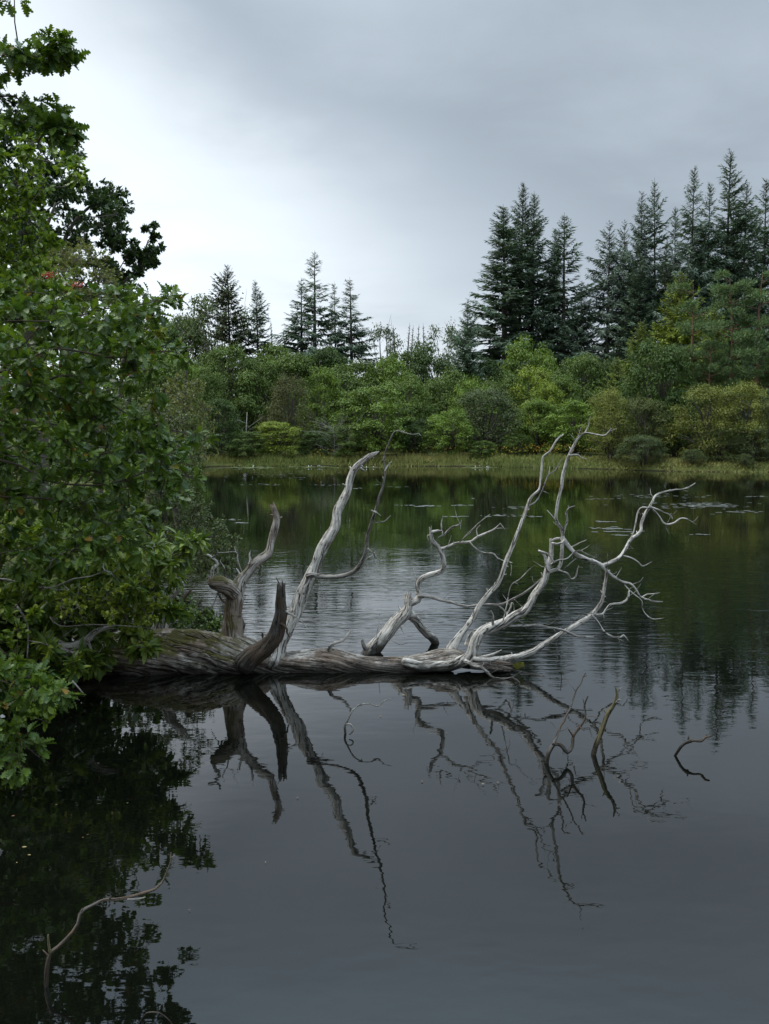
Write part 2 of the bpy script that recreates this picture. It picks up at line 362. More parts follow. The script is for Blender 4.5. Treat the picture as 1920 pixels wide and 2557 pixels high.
def scatter(tpl, pos, dirs, nrm, size, tint):
    tv, tf = tpl; x, y, z = leaf_mats(pos, dirs, nrm)
    V = pos[:, None] + size[:, None, None] * (tv[None, :, 0:1] * x[:, None] + tv[None, :, 1:2] * y[:, None] + tv[None, :, 2:3] * z[:, None])
    Fs = (tf[None] + (np.arange(len(pos)) * len(tv))[:, None, None]).reshape(-1, tf.shape[1])
    return V.reshape(-1, 3), Fs, np.repeat(tint, len(tv))
def in_poly(px, py, poly):
    poly = np.array(poly, float); ins = np.zeros(len(px), bool)
    for i in range(len(poly)):
        a = poly[i]; b = poly[(i + 1) % len(poly)]
        ins ^= ((a[1] > py) != (b[1] > py)) & (px < (b[0] - a[0]) * (py - a[1]) / (b[1] - a[1] + 1e-12) + a[0])
    return ins
def sample_poly(rng, poly, n):
    p = np.array(poly, float); lo, hi = p.min(0), p.max(0); out = []
    while len(out) < n:
        q = rng.uniform(lo, hi, (n * 3, 2)); out.extend(q[in_poly(q[:, 0], q[:, 1], poly)])
    return np.array(out[:n])
def clumpy(rng, poly, n, d0, d1, clump, cr):
    """points in a crown outline x depth range, gathered in clumps of radius cr metres"""
    c = sample_poly(rng, poly, clump); dep = rng.uniform(d0, d1, clump)
    k = rng.integers(0, clump, n); C = Pn(c[:, 0], c[:, 1], dep)[k]
    off = rng.normal(size=(n, 3)); off = unit(off) * (rng.random((n, 1)) ** 0.45) * cr * (0.55 + 0.75 * (k % 7) / 7.0)[:, None]
    off[:, 2] *= 0.7
    return C + off, unit(off), Pn(c[:, 0], c[:, 1], dep), k
def sprays(rng, ends, out, cen, L, nleaf, spread=0.9, droop=0.15, along=0.5):
    """a twig ending at each point with leaves round its outer part; returns twig lines and leaf arrays"""
    d = ends - cen; Lc = np.linalg.norm(d, axis=1); d = unit(d + out * 0.25 * L); Ls = np.minimum(L * rng.uniform(0.7, 1.3, len(ends)), np.maximum(Lc, 0.3 * L)); st = ends - d * Ls[:, None]
    k = np.repeat(np.arange(len(ends)), nleaf); m = len(k)
    s = 1 - along * rng.random(m) ** 1.5; p = st[k] + d[k] * (s * Ls[k])[:, None]
    side = rng.normal(size=(m, 3)); side -= d[k] * (side * d[k]).sum(1, keepdims=True); side = unit(side)
    ld = unit(d[k] * rng.uniform(0.15, 1.0, (m, 1)) + side * spread * rng.uniform(0.5, 1.1, (m, 1)) + np.array([0, 0, -0.15]))
    up = np.array([0, 0, 1.0]) + rng.normal(size=(m, 3)) * 0.55
    return st, d, Ls, p, ld, unit(up)
def twig_tubes(tb, st, en, r, rng):
    for a, b in zip(st, en):
        mid = (a + b) / 2 + rng.normal(size=3) * 0.06 * np.linalg.norm(b - a)
        tb.add([a, mid, b], [r, r * .8, r * .5], 3, rough=0)

def plant(name, label, cat, base, mat, tpl, size, groups, seed, nleaf=6, L=0.25, leaf_objs=0, twig_r=0.004, bark='bark', trunk=None, limbs=(), twig_frac=1.0, spread=0.9, droop=0.15, group=None, limb_n=0, limb_r=0.14):
    """groups: (poly, d0, d1, n twigs, clumps, clump radius).  Thing > trunk, branch..., twigs, crown, leaf..."""
    rng = np.random.default_rng(seed); root = empty(name, base); tag(root, label, cat, group)
    A = [[], [], [], [], []]; tb = Tubes(); nodes = []; todo = []; jobs = []
    if trunk:
        tp = np.array([tuple(q) for q in trunk[0]]); nodes += [tp[i] * (1 - s) + tp[i + 1] * s for i in range(len(tp) - 1) for s in (0, .25, .5, .75)] + [tp[-1]]
    for pts, w0, w1, d0, d1 in limbs:
        m = len(pts); lp = np.array([tuple(P(q[0], q[1], d0 + (d1 - d0) * j / (m - 1))) for j, q in enumerate(pts)])
        lp = np.concatenate([[lp[i] * (1 - s) + lp[i + 1] * s for s in (0, .33, .66)] for i in range(m - 1)] + [lp[-1:]]); nodes += list(lp)
        if limb_n:
            q = np.sort(rng.choice(np.arange(len(lp) // 3, len(lp)), limb_n)); q[-4:] = len(lp) - 1; cen = lp[q]; off = unit(rng.normal(size=(limb_n, 3)) * np.array([1, .8, .8])) * limb_r * rng.uniform(.5, 1.2, (limb_n, 1)); off[-4:] *= 0.5
            ax = unit(lp[np.minimum(q + 1, len(lp) - 1)] - lp[np.maximum(q - 2, 0)]); jobs.append((cen + off + ax * limb_r * .25, unit(off), cen))
    for poly, d0, d1, n, cl, cr in groups:
        ends, out, cc, kk = clumpy(rng, poly, n, d0, d1, cl, cr); todo += list(cc); jobs.append((ends, out, cc[kk]))
    if not nodes: nodes = [np.array(base)]
    todo.sort(key=lambda c: np.linalg.norm(c - np.array(base))); nodes = [np.array(q, float) for q in nodes]
    for c in todo:
        if c[2] < 0.06: continue
        dn = np.linalg.norm(np.array(nodes) - c, axis=1); j = int(dn.argmin()); a = nodes[j]
        if dn[j] > 0.03:
            m_ = (a + c) / 2 + rng.normal(size=3) * 0.08 * dn[j]; rr = twig_r * (1.5 + min(2.5, dn[j])); tb.add([tuple(a), tuple(m_), tuple(c)], [rr, rr * .8, rr * .6], 4, rough=0); nodes += [m_]
        nodes.append(c)
    for ends, out, cen in jobs:
        away = unit(ends - np.array(base) - np.array([0, 0, 0.3 * (ends[:, 2].mean() - base[2])]))
        out = unit(out * 0.8 + away * 0.5)
        st, d, Ls, p, ld, up = sprays(rng, ends, out, cen, L, nleaf, spread, droop)
        keep = p[:, 2] > 0.03
        A[0].append(p[keep]); A[1].append(ld[keep]); A[2].append(up[keep]); m = int(keep.sum())
        A[3].append(size * rng.uniform(0.6, 1.2, m)); A[4].append(np.clip(rng.normal(0.45, 0.25, m), 0, 1))
        kk = rng.random(len(st)) < twig_frac; kk &= ends[:, 2] > 0.05
        twig_tubes(tb, cen[kk], ends[kk], twig_r, rng)
    p, ld, up, sz, ti = [np.concatenate(a) for a in A]
    if leaf_objs:
        # leaves that show largest: near, inside the frame
        px = CX + F * p[:, 0] / p[:, 1]; cost = p[:, 1] + np.where((px < 5), 50, 0) + 2.0 * rng.random(len(p)); o = np.argsort(cost); a, b = o[:leaf_objs], o[leaf_objs:]
        tv, tf = tpl; meshes = []
        for q in range(5):
            me = mk('leaf', tv, [tf], {'tint': np.full(len(tv), 0.1 + 0.2 * q)}); me.materials.append(M[mat]); meshes.append(me)
        x, y, z = leaf_mats(p[a], ld[a], up[a])
        for i in range(len(a)):
            ob = bpy.data.objects.new('leaf', meshes[min(4, int(ti[a[i]] * 5))]); COL.objects.link(ob); ob.parent = root
            q = p[a[i]] - np.array(base); s = float(sz[a[i]])
            mt = Matrix([[x[i][r] * s, y[i][r] * s, z[i][r] * s, q[r]] for r in range(3)] + [[0, 0, 0, 1]]); ob.matrix_local = mt
        p, ld, up, sz, ti = p[b], ld[b], up[b], sz[b], ti[b]
    V, Fs, T = scatter(tpl, p, ld, up, sz, ti)
    tag(link('crown', mk('crown', V, [Fs], {'tint': T}), M[mat], root), kind='stuff')
    if tb.n: tag(link('twigs', tb.mesh('twigs'), M[bark], root), kind='stuff')
    if trunk:
        k = Tubes(); k.add(trunk[0], trunk[1], 12, 0.12, seed, step=0.25); link('trunk', k.mesh('trunk'), M[bark], root)
    for i, (pts, w0, w1, d0, d1) in enumerate(limbs):
        n = len(pts); k = Tubes(); W = [P(q[0], q[1], d0 + (d1 - d0) * j / (n - 1)) for j, q in enumerate(pts)]
        k.add(W, [0.5 * (w0 + (w1 - w0) * j / (n - 1)) * d0 / F for j in range(n)], 7, 0.08, seed * 7 + i, step=0.06, wob=0.6)
        link('branch', k.mesh('branch'), M[bark], root)
    return root
# ------------------------------------------------------------------ the fallen tree
FT = empty('fallen_tree', (-3.2, 10.8, 0)); tag(FT, 'bare silver-grey fallen tree lying half sunk in the lake, limbs rising from its trunk', 'fallen tree')
_seed = [11]
def limb(pts, d0, d1=None, mat='silver', name='limb', parent=None, broken=False, rough=0.09, twist=2.0, ridges=0.0, label=None, wscale=1.0):
    """pts: (px, py, width px[, distance]); distance runs from d0 to d1 along the limb"""
    d1 = d0 if d1 is None else d1; _seed[0] += 1
    ln = [0.0]
    for a, b in zip(pts, pts[1:]): ln.append(ln[-1] + math.hypot(b[0] - a[0], b[1] - a[1]))
    W, R = [], []
    for q, l in zip(pts, ln):
        d = q[3] if len(q) > 3 else d0 + (d1 - d0) * l / ln[-1]
        W.append(P(q[0], q[1], d)); R.append(max(0.0022, 0.5 * q[2] * wscale * d / F * 1.02))
    mx = max(q[2] for q in pts); seg = 40 if mx > 28 else 20 if mx > 15 else 11 if mx > 6 else 7 if mx > 3.2 else 5
    tb = Tubes(); tb.add(W, R, seg, rough if mx > 3 else 0.04, _seed[0], twist, broken, step=max(0.012, min(0.035, mx * 0.0018)), wob=0.75 if mx < 9 else 0.4 if mx < 20 else 0.2, ridges=ridges + (0.04 if mx > 9 else 0), fine=0.07 if mx > 12 else 0)
    rg = random.Random(_seed[0] * 13); tot = sum((b - a).length for a, b in zip(W, W[1:]))
    for _ in range(int(tot * (4.5 if mx > 4 else 2.5))):                      # broken spurs and fine dead twigs
        s = rg.uniform(0.12, 0.97) * (len(W) - 1); i = int(s); a = W[i].lerp(W[i + 1], s - i); ax = (W[i + 1] - W[i]).normalized(); r0 = R[i]
        sd = Vector((rg.uniform(-1, 1), rg.uniform(-.6, .6), rg.uniform(-.7, 1))); sd = (sd - ax * sd.dot(ax) + ax * rg.uniform(0.1, .9)).normalized()
        if a.z < 0.03: continue
        fineT = rg.random() < (0.45 if mx < 14 else 0.15); l = rg.uniform(.06, .20) if fineT else rg.uniform(.012, .035) + r0; rr = 0.0022 if fineT else min(.012, .003 + r0 * .18)
        m_ = a + sd * l * .5 + Vector((rg.uniform(-.1, .1), 0, rg.uniform(-.1, .1))) * l; e = a + sd * l + Vector((0, 0, rg.uniform(-.2, .2) * l))
        tb.add([a, m_, e], [rr * 1.3, rr, rr * .55], 5, 0.0, 1, broken=not fineT)
    o = link(name, tb.mesh(name), M[mat], parent or FT)
    if label: o['label'] = label
    return o

tr = Tubes(); TP = [(95, 1672, 110), (170, 1668, 128), (250, 1662, 140), (320, 1655, 150), (389, 1645, 150), (455, 1644, 142), (531, 1645, 142), (590, 1650, 130), (640, 1656, 108), (680, 1664, 90), (713, 1669, 80), (777, 1665, 86), (827, 1663, 84), (872, 1669, 74), (919, 1673, 67), (966, 1673, 65), (1014, 1671, 67), (1061, 1662, 64), (1105, 1648, 58), (1135, 1640, 46), (1160, 1650, 34), (1180, 1658, 26)]
W = [P(x, y, 10.85 - 0.1 * i / len(TP)) for i, (x, y, w) in enumerate(TP)]
tr.add(W, [0.5 * w * 10.8 / F for _, _, w in TP], 132, 0.10, 5, twist=-0.95, step=0.026, ridges=0.09, fine=0.085)
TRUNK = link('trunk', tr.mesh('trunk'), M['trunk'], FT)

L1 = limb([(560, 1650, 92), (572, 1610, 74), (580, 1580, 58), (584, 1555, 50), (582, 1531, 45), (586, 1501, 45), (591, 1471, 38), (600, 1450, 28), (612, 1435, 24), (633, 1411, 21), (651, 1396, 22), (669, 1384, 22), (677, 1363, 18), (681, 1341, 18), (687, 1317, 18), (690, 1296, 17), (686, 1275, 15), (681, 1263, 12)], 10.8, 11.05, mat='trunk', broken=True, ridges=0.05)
limb([(622, 1409, 8), (625, 1398, 6), (624, 1385, 4.5), (627, 1373, 1.5)], 10.9, name='spur', parent=L1)
limb([(602, 1438, 5), (596, 1427, 4), (590, 1419, 2)], 10.9, name='spur', parent=L1)
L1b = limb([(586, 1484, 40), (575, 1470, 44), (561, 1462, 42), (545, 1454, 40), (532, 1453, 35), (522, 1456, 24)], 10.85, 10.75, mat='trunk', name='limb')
limb([(527, 1447, 13), (529, 1434, 10), (532, 1420, 9), (543, 1408, 8), (534, 1396, 7), (519, 1385, 5), (511, 1385, 2)], 10.75, name='branch', parent=L1b)
limb([(529, 1393, 5), (536, 1388, 6), (541, 1382, 6), (541, 1374, 4)], 10.75, name='spur', parent=L1b)
limb([(565, 1440, 4), (559, 1417, 3), (550, 1402, 2.6), (555, 1391, 1.6)], 10.8, name='twig', parent=L1b)
limb([(545, 1478, 5), (534, 1507, 3), (523, 1524, 1.2)], 10.75, name='twig', parent=L1b, mat='twigwood')
limb([(543, 1480, 6), (552, 1496, 5), (562, 1506, 4)], 10.75, name='spur', parent=L1b, mat='darkwood')
limb([(541, 1380, 2), (562, 1379, 2.2), (583, 1378, 2.5), (592, 1383, 4), (592, 1397, 4), (604, 1428, 3.5)], 11.2, 11.0, name='branch', parent=L1, mat='twigwood')
limb([(587, 1380, 4), (588, 1373, 3), (585, 1366, 1.2)], 11.2, name='spur', parent=L1)
limb([(592, 1600, 28), (603, 1575, 15), (608, 1560, 10), (604, 1545, 5)], 11.0, mat='darkwood', name='spur', broken=True)
L2 = limb([(612, 1662, 54), (639, 1637, 48), (666, 1612, 42), (690, 1585, 38), (697, 1555, 33), (702, 1525, 28), (703, 1495, 23), (702, 1466, 19)], 10.5, 10.27, mat='darkwood', broken=True, ridges=0.08, label='dark rotten broken stub')
limb([(702, 1470, 8), (697, 1457, 4), (689, 1440, 1)], 10.27, name='spur', parent=L2, mat='twigwood')
limb([(714, 1526, 5), (741, 1543, 3.5), (756, 1555, 2.6), (768, 1569, 1.3)], 10.3, name='twig', parent=L2)
limb([(700, 1555, 7), (716, 1569, 5), (717, 1580, 4), (724, 1592, 2)], 10.3, name='twig', parent=L2, mat='darkwood')
L3 = limb([(676, 1660, 58), (690, 1628, 42), (699, 1605, 34), (723, 1563, 32), (739, 1525, 33), (758, 1477, 32), (773, 1442, 30), (789, 1408, 26), (802, 1373, 27), (821, 1344, 27), (837, 1313, 24), (843, 1278, 22), (856, 1249, 22), (868, 1224, 18), (872, 1199, 17), (884, 1173, 17), (903, 1154, 15), (922, 1139, 12), (938, 1132, 7), (947, 1127, 2)], 10.75, 11.16, ridges=0.05)
limb([(900, 1168, 7), (907, 1174, 4.5), (914, 1176, 1.2)], 11.1, name='spur', parent=L3)
L3b = limb([(768, 1437, 16), (780, 1435, 13), (796, 1438, 13), (827, 1441, 12), (859, 1438, 11), (884, 1427, 11), (900, 1411, 10), (911, 1385, 9), (917, 1363, 9), (917, 1338, 8.5), (925, 1313, 8), (933, 1290, 7.5), (941, 1265, 7), (947, 1240, 7), (954, 1221, 6), (959, 1199, 5), (962, 1175, 5), (959, 1154, 4), (962, 1132, 4), (970, 1110, 4), (979, 1088, 3.5), (990, 1075, 3), (1008, 1080, 2.5), (1030, 1085, 2), (1046, 1083, 1.6), (1052, 1089, 1)], 10.85, 9.7, mat='twigwood', name='limb')
for pts, d in (([(961, 1176, 4), (970, 1161, 3), (979, 1152, 1.3)], 10.0), ([(938, 1281, 5), (931, 1277, 4), (926, 1274, 3)], 10.2), ([(934, 1276, 3), (951, 1288, 1.3)], 10.2),
               ([(934, 1303, 3.5), (957, 1303, 3), (968, 1295, 2.6), (976, 1287, 1.6)], 10.25), ([(918, 1369, 4), (932, 1382, 3), (938, 1393, 2.6), (947, 1391, 1.3)], 10.4), ([(932, 1385, 2.5), (911, 1398, 1.6)], 10.4), ([(932, 1383, 2.5), (938, 1377, 1.5)], 10.4), ([(797, 1444, 2), (806, 1466, 1)], 10.8)):
    limb(pts, d, name='twig', parent=L3b)
limb([(822, 1625, 14), (826, 1614, 9), (836, 1605, 8), (856, 1599, 7), (868, 1585, 6.5), (876, 1574, 4)], 10.75, name='branch', broken=True)
# the second stem, which comes out of the water behind the trunk
L5 = limb([(900, 1668, 38), (912, 1648, 38), (925, 1632, 38), (944, 1607, 37), (966, 1582, 34), (985, 1556, 33), (1008, 1537, 31), (1017, 1523, 25), (1020, 1505, 19), (1019, 1491, 18)], 11.6, 11.75, broken=True, ridges=0.05)
limb([(1012, 1533, 27), (1024, 1535, 26), (1039, 1550, 22), (1058, 1575, 20), (1077, 1591, 19), (1087, 1606, 19), (1092, 1625, 18)], 11.75, 12.25, name='limb')
L5b = limb([(1018, 1510, 16), (1030, 1504, 18), (1042, 1499, 17), (1048, 1484, 14), (1042, 1465, 14), (1049, 1449, 14), (1068, 1438, 14), (1093, 1430, 13), (1106, 1422, 12), (1108, 1398, 11), (1101, 1376, 12), (1093, 1362, 10), (1081, 1351, 10), (1077, 1335, 9), (1075, 1324, 6), (1072, 1316, 2)], 11.75, 11.6, name='limb')
L5b2 = limb([(1094, 1371, 9), (1116, 1366, 7), (1135, 1358, 6.5), (1154, 1355, 6.5), (1176, 1352, 6.5), (1193, 1341, 6), (1217, 1329, 5), (1236, 1320, 4), (1250, 1307, 3)], 11.65, 11.3, name='limb')
L5c = limb([(1046, 1489, 10), (1077, 1491, 8), (1101, 1498, 8), (1125, 1502, 7.5), (1144, 1509, 7), (1164, 1514, 6), (1193, 1511, 6), (1217, 1509, 6), (1246, 1510, 6), (1277, 1498, 6), (1308, 1481, 6), (1337, 1459, 5.5), (1356, 1441, 5)], 11.7, 11.2, mat='twigwood', name='limb')
for par, d, pts in ((L5b, 11.6, [(1078, 1329, 7), (1094, 1325, 6), (1104, 1325, 5), (1102, 1308, 2.6), (1106, 1288, 1.6)]), (L5b, 11.6, [(1104, 1325, 4), (1104, 1338, 4), (1116, 1327, 5), (1130, 1316, 5), (1147, 1309, 4), (1152, 1299, 3)]), (L5b, 11.6, [(1103, 1337, 3), (1094, 1342, 1.5)]), (L5b, 11.6, [(1150, 1307, 2.2), (1150, 1321, 1)]), (L5b, 11.6, [(1077, 1330, 3), (1077, 1313, 1.3)]), (L5b, 11.6, [(1075, 1337, 3), (1067, 1337, 2), (1070, 1350, 1)]),
                    (L5b2, 11.4, [(1250, 1308, 2), (1261, 1322, 1)]), (L5b2, 11.5, [(1147, 1354, 3), (1173, 1327, 2), (1200, 1302, 1.6), (1224, 1284, 1)]), (L5b2, 11.4, [(1193, 1340, 3), (1190, 1322, 2.4), (1199, 1311, 1.4)]), (L5b2, 11.4, [(1174, 1354, 4), (1193, 1373, 3), (1210, 1380, 3), (1231, 1382, 3), (1243, 1394, 2.6), (1259, 1400, 2), (1272, 1401, 2), (1277, 1416, 1.5), (1275, 1438, 1)]),
                    (L5c, 11.4, [(1246, 1512, 5), (1262, 1527, 4), (1266, 1532, 5), (1274, 1520, 5), (1277, 1505, 4), (1282, 1510, 2.2), (1284, 1532, 1.3)]), (L5c, 11.2, [(1284, 1497, 2.2), (1305, 1516, 1)]), (L5c, 11.7, [(1118, 1500, 2.5), (1122, 1490, 1.2)]), (L5b, 11.7, [(1041, 1450, 2), (1036, 1435, 1.3), (1032, 1420, .8)]), (L5, 11.6, [(938, 1600, 3), (946, 1556, 2), (949, 1531, 1)]), (L5, 11.6, [(978, 1598, 3), (998, 1609, 1.8), (1019, 1605, 1)]), (L5, 11.65, [(1000, 1566, 3.5), (1011, 1586, 1.3)]), (L5, 11.6, [(920, 1630, 10), (908, 1616, 10), (903, 1596, 6)])):
    limb(pts, d, name='twig', parent=par, mat='silver')
# long whip limb
L6 = limb([(1118, 1640, 36), (1128, 1618, 28), (1138, 1602, 21), (1148, 1588, 17), (1164, 1565, 14), (1183, 1539, 14), (1195, 1515, 12), (1210, 1496, 12), (1226, 1476, 12), (1241, 1460, 12), (1253, 1433, 11), (1265, 1399, 11), (1277, 1370, 10), (1287, 1344, 10), (1299, 1315, 9), (1311, 1281, 8.5), (1318, 1259, 8), (1328, 1239, 7), (1347, 1222, 6.5), (1350, 1199, 6), (1352, 1172, 5.5), (1356, 1141, 5), (1372, 1128, 4.5), (1384, 1108, 4.5), (1396, 1092, 4), (1407, 1084, 3)], 10.8, 11.2)
limb([(1317, 1265, 5), (1338, 1253, 4), (1352, 1229, 3.5), (1362, 1202, 3), (1370, 1185, 3), (1385, 1175, 2.5), (1394, 1162, 2), (1401, 1147, 1.3)], 11.1, name='branch', parent=L6, mat='twigwood')
limb([(1370, 1186, 2.4), (1373, 1165, 1)], 11.1, name='twig', parent=L6)
limb([(1350, 1224, 2.6), (1372, 1233, 1.2)], 11.1, name='twig', parent=L6)
# big curved limb: peels off the front of the trunk, sweeps under and up
L7 = limb([(1005, 1652, 20), (1030, 1658, 25), (1060, 1664, 27), (1096, 1665, 28), (1135, 1657, 28), (1162, 1648, 29), (1178, 1633, 28), (1183, 1611, 27), (1193, 1590, 26), (1212, 1573, 26), (1236, 1565, 25), (1260, 1553, 24), (1284, 1539, 23), (1308, 1527, 22), (1320, 1510, 20), (1332, 1486, 18), (1349, 1467, 18), (1361, 1443, 17), (1366, 1424, 14), (1371, 1407, 12), (1376, 1385, 12), (1377, 1363, 11), (1374, 1345, 6)], 10.62, 10.75, ridges=0.05, twist=3.0)
L7b = limb([(1364, 1428, 12), (1382, 1424, 9), (1396, 1418, 9), (1402, 1398, 9), (1403, 1364, 9), (1405, 1344, 10), (1402, 1323, 8.5), (1390, 1303, 8), (1388, 1283, 8), (1394, 1249, 8), (1402, 1219, 8), (1405, 1192, 8), (1412, 1165, 8), (1421, 1136, 7.5), (1433, 1111, 7), (1443, 1094, 6), (1460, 1081, 5), (1487, 1085, 4), (1510, 1087, 3.5), (1522, 1076, 3), (1526, 1068, 1.5)], 10.74, 10.55)
L7d = limb([(1403, 1343, 12), (1412, 1354, 13), (1423, 1367, 12.5), (1439, 1384, 11), (1463, 1396, 10), (1487, 1403, 9.5), (1503, 1411, 9.5), (1514, 1423, 8), (1530, 1438, 7), (1551, 1452, 6), (1574, 1457, 5), (1588, 1472, 4.5), (1598, 1489, 4), (1615, 1497, 4), (1635, 1502, 3.5), (1655, 1502, 1.6)], 10.72, 10.9)
L7e = limb([(1503, 1412, 9), (1530, 1401, 9), (1551, 1387, 9), (1564, 1367, 8.5), (1574, 1347, 8.5), (1591, 1334, 8.5), (1600, 1323, 8), (1601, 1307, 8), (1610, 1283, 7.5), (1621, 1266, 6.5), (1628, 1253, 5), (1638, 1236, 4.5), (1662, 1227, 4), (1686, 1223, 4), (1702, 1222, 3.5), (1723, 1214, 2.5), (1736, 1206, 1.4)], 10.85, 11.6)
L8 = limb([(1180, 1655, 20), (1234, 1650, 20), (1267, 1645, 18), (1301, 1637, 16.5), (1335, 1624, 15.5), (1369, 1602, 14), (1402, 1583, 13.5), (1429, 1566, 13.5), (1456, 1551, 12.5), (1480, 1532, 11.5), (1497, 1512, 10), (1505, 1495, 8.5), (1509, 1468, 8), (1514, 1441, 8), (1514, 1424, 8)], 10.78, 10.85)
L9 = limb([(1256, 1557, 8), (1274, 1563, 6.5), (1311, 1564, 6), (1345, 1561, 6), (1375, 1568, 6), (1409, 1575, 6), (1429, 1583, 5.5), (1449, 1590, 5), (1483, 1591, 3)], 10.7, 10.6, name='limb', mat='twigwood')
tw = [(L7b, 10.6, [(1460, 1082, 4), (1470, 1060, 2.6), (1471, 1050, 2), (1474, 1039, 1)]), (L7b, 10.56, [(1521, 1078, 2.4), (1539, 1070, 1)]), (L7b, 10.6, [(1420, 1136, 5), (1441, 1135, 3.5), (1451, 1142, 2.6), (1465, 1146, 1.3)]), (L7b, 10.6, [(1441, 1135, 2.5), (1447, 1129, 1.3)]), (L7b, 10.65, [(1391, 1305, 4), (1377, 1287, 2.6), (1366, 1274, 1.4)]),
      (L7b, 10.68, [(1406, 1335, 6), (1411, 1317, 5.5), (1416, 1300, 5), (1414, 1283, 4.5), (1421, 1269, 4), (1436, 1263, 1.6)]), (L7b, 10.68, [(1421, 1270, 3), (1418, 1262, 1.5)]), (L7, 10.62, [(1377, 1356, 6), (1389, 1359, 6), (1402, 1354, 6), (1409, 1347, 6)]), (L7, 10.74, [(1375, 1351, 6), (1385, 1347, 7), (1399, 1346, 7)]),
      (L7d, 10.9, [(1603, 1491, 3.6), (1615, 1484, 3), (1630, 1483, 2.4), (1648, 1480, 1.2)]), (L7d, 10.9, [(1578, 1459, 2.6), (1598, 1452, 1.6), (1606, 1441, 1)]), (L7d, 10.85, [(1555, 1455, 4), (1571, 1473, 3.2), (1601, 1499, 3), (1605, 1522, 2.5), (1618, 1539, 2.5), (1632, 1546, 2.5), (1659, 1543, 1)]), (L7d, 10.85, [(1571, 1470, 2), (1580, 1467, 1.2)]),
      (L7e, 11.2, [(1619, 1268, 5), (1601, 1268, 4), (1591, 1283, 4), (1586, 1310, 3.5), (1581, 1330, 3), (1571, 1350, 2.6)]), (L7e, 11.1, [(1620, 1267, 6), (1642, 1285, 4.5), (1660, 1307, 4), (1682, 1306, 4), (1699, 1295, 3.5), (1716, 1296, 2.5), (1739, 1310, 1.2)]), (L7e, 11.1, [(1663, 1307, 3.2), (1665, 1323, 2.5), (1671, 1333, 1.3)]), (L7e, 11.2, [(1622, 1265, 5), (1655, 1278, 3.2), (1674, 1286, 3), (1679, 1296, 2)]), (L7e, 11.2, [(1674, 1287, 3), (1676, 1281, 1.5)]), (L7e, 11.0, [(1553, 1387, 4), (1578, 1394, 3.2), (1594, 1404, 3), (1606, 1413, 3), (1628, 1402, 1.3)]), (L7e, 11.0, [(1560, 1372, 2.5), (1578, 1370, 1.2)]), (L7e, 11.1, [(1570, 1360, 2.5), (1581, 1371, 1.2)]), (L7e, 11.5, [(1702, 1222, 2.5), (1720, 1219, 1.2)]),
      (L7d, 10.75, [(1425, 1367, 4.5), (1449, 1355, 2.6), (1464, 1348, 1.3)]), (L7d, 10.72, [(1436, 1377, 4), (1455, 1376, 2)]), (L7d, 10.85, [(1516, 1420, 2), (1517, 1400, 1.5), (1517, 1382, 1)]), (L7d, 10.8, [(1512, 1428, 2.6), (1530, 1433, 2), (1541, 1428, 1)]), (L7d, 10.8, [(1470, 1398, 2.5), (1480, 1395, 1.8), (1490, 1388, 1)]), (L7d, 10.8, [(1452, 1376, 2), (1470, 1385, 1.5), (1490, 1393, 1)]),
      (L8, 10.8, [(1476, 1535, 6), (1503, 1534, 5), (1514, 1522, 5), (1527, 1509, 6), (1551, 1505, 5.5), (1567, 1494, 6), (1571, 1475, 4)]), (L8, 10.75, [(1478, 1537, 5), (1493, 1556, 4.5), (1508, 1576, 4), (1530, 1590, 4), (1551, 1591, 4), (1557, 1586, 3), (1569, 1600, 1.3)]), (L8, 10.7, [(1411, 1575, 2.4), (1436, 1549, 2), (1456, 1534, 2), (1487, 1532, 2.5), (1500, 1533, 2)]), (L8, 10.7, [(1506, 1533, 3), (1508, 1545, 1.5)]),
      (L7, 10.7, [(1376, 1410, 5), (1392, 1398, 3.5), (1416, 1394, 3), (1436, 1377, 2.5), (1455, 1374, 1.2)]), (L7, 10.6, [(1370, 1427, 10), (1365, 1408, 8.5), (1358, 1387, 8), (1344, 1374, 5)]), (L7, 10.58, [(1345, 1376, 5), (1365, 1382, 5), (1375, 1391, 4.5), (1383, 1404, 4)]), (L7b, 10.7, [(1394, 1423, 5), (1416, 1431, 4), (1424, 1445, 4), (1436, 1441, 4), (1442, 1421, 3), (1446, 1416, 2), (1455, 1417, 1)]), (L7b, 10.7, [(1404, 1427, 3.5), (1423, 1408, 3), (1439, 1394, 1.3)]), (L7b, 10.7, [(1424, 1445, 2.2), (1421, 1462, 1.8), (1409, 1477, 1.5), (1417, 1483, 1)]),
      (L7, 10.65, [(1231, 1566, 7), (1231, 1541, 5.5), (1225, 1525, 5)]), (L7, 10.72, [(1164, 1612, 14), (1168, 1593, 8), (1178, 1578, 5), (1190, 1573, 4), (1200, 1569, 2)]), (L7, 10.7, [(1165, 1600, 5), (1168, 1583, 2)]), (L7, 10.75, [(1186, 1640, 12), (1207, 1640, 8.5), (1229, 1634, 6.5), (1253, 1622, 1.2)]), (L7, 10.6, [(1254, 1552, 4), (1267, 1505, 2.6), (1276, 1462, 2.6), (1299, 1445, 2), (1320, 1423, 1.6), (1336, 1410, 1)]), (L7, 10.7, [(1210, 1572, 4), (1216, 1555, 1.5)]), (L7, 10.7, [(1294, 1547, 3), (1297, 1552, 2.2), (1307, 1556, 1.2)])]
for par, d, pts in tw: limb(pts, d, name='twig', parent=par, mat='silver' if max(q[2] for q in pts) > 3.5 else 'twigwood')
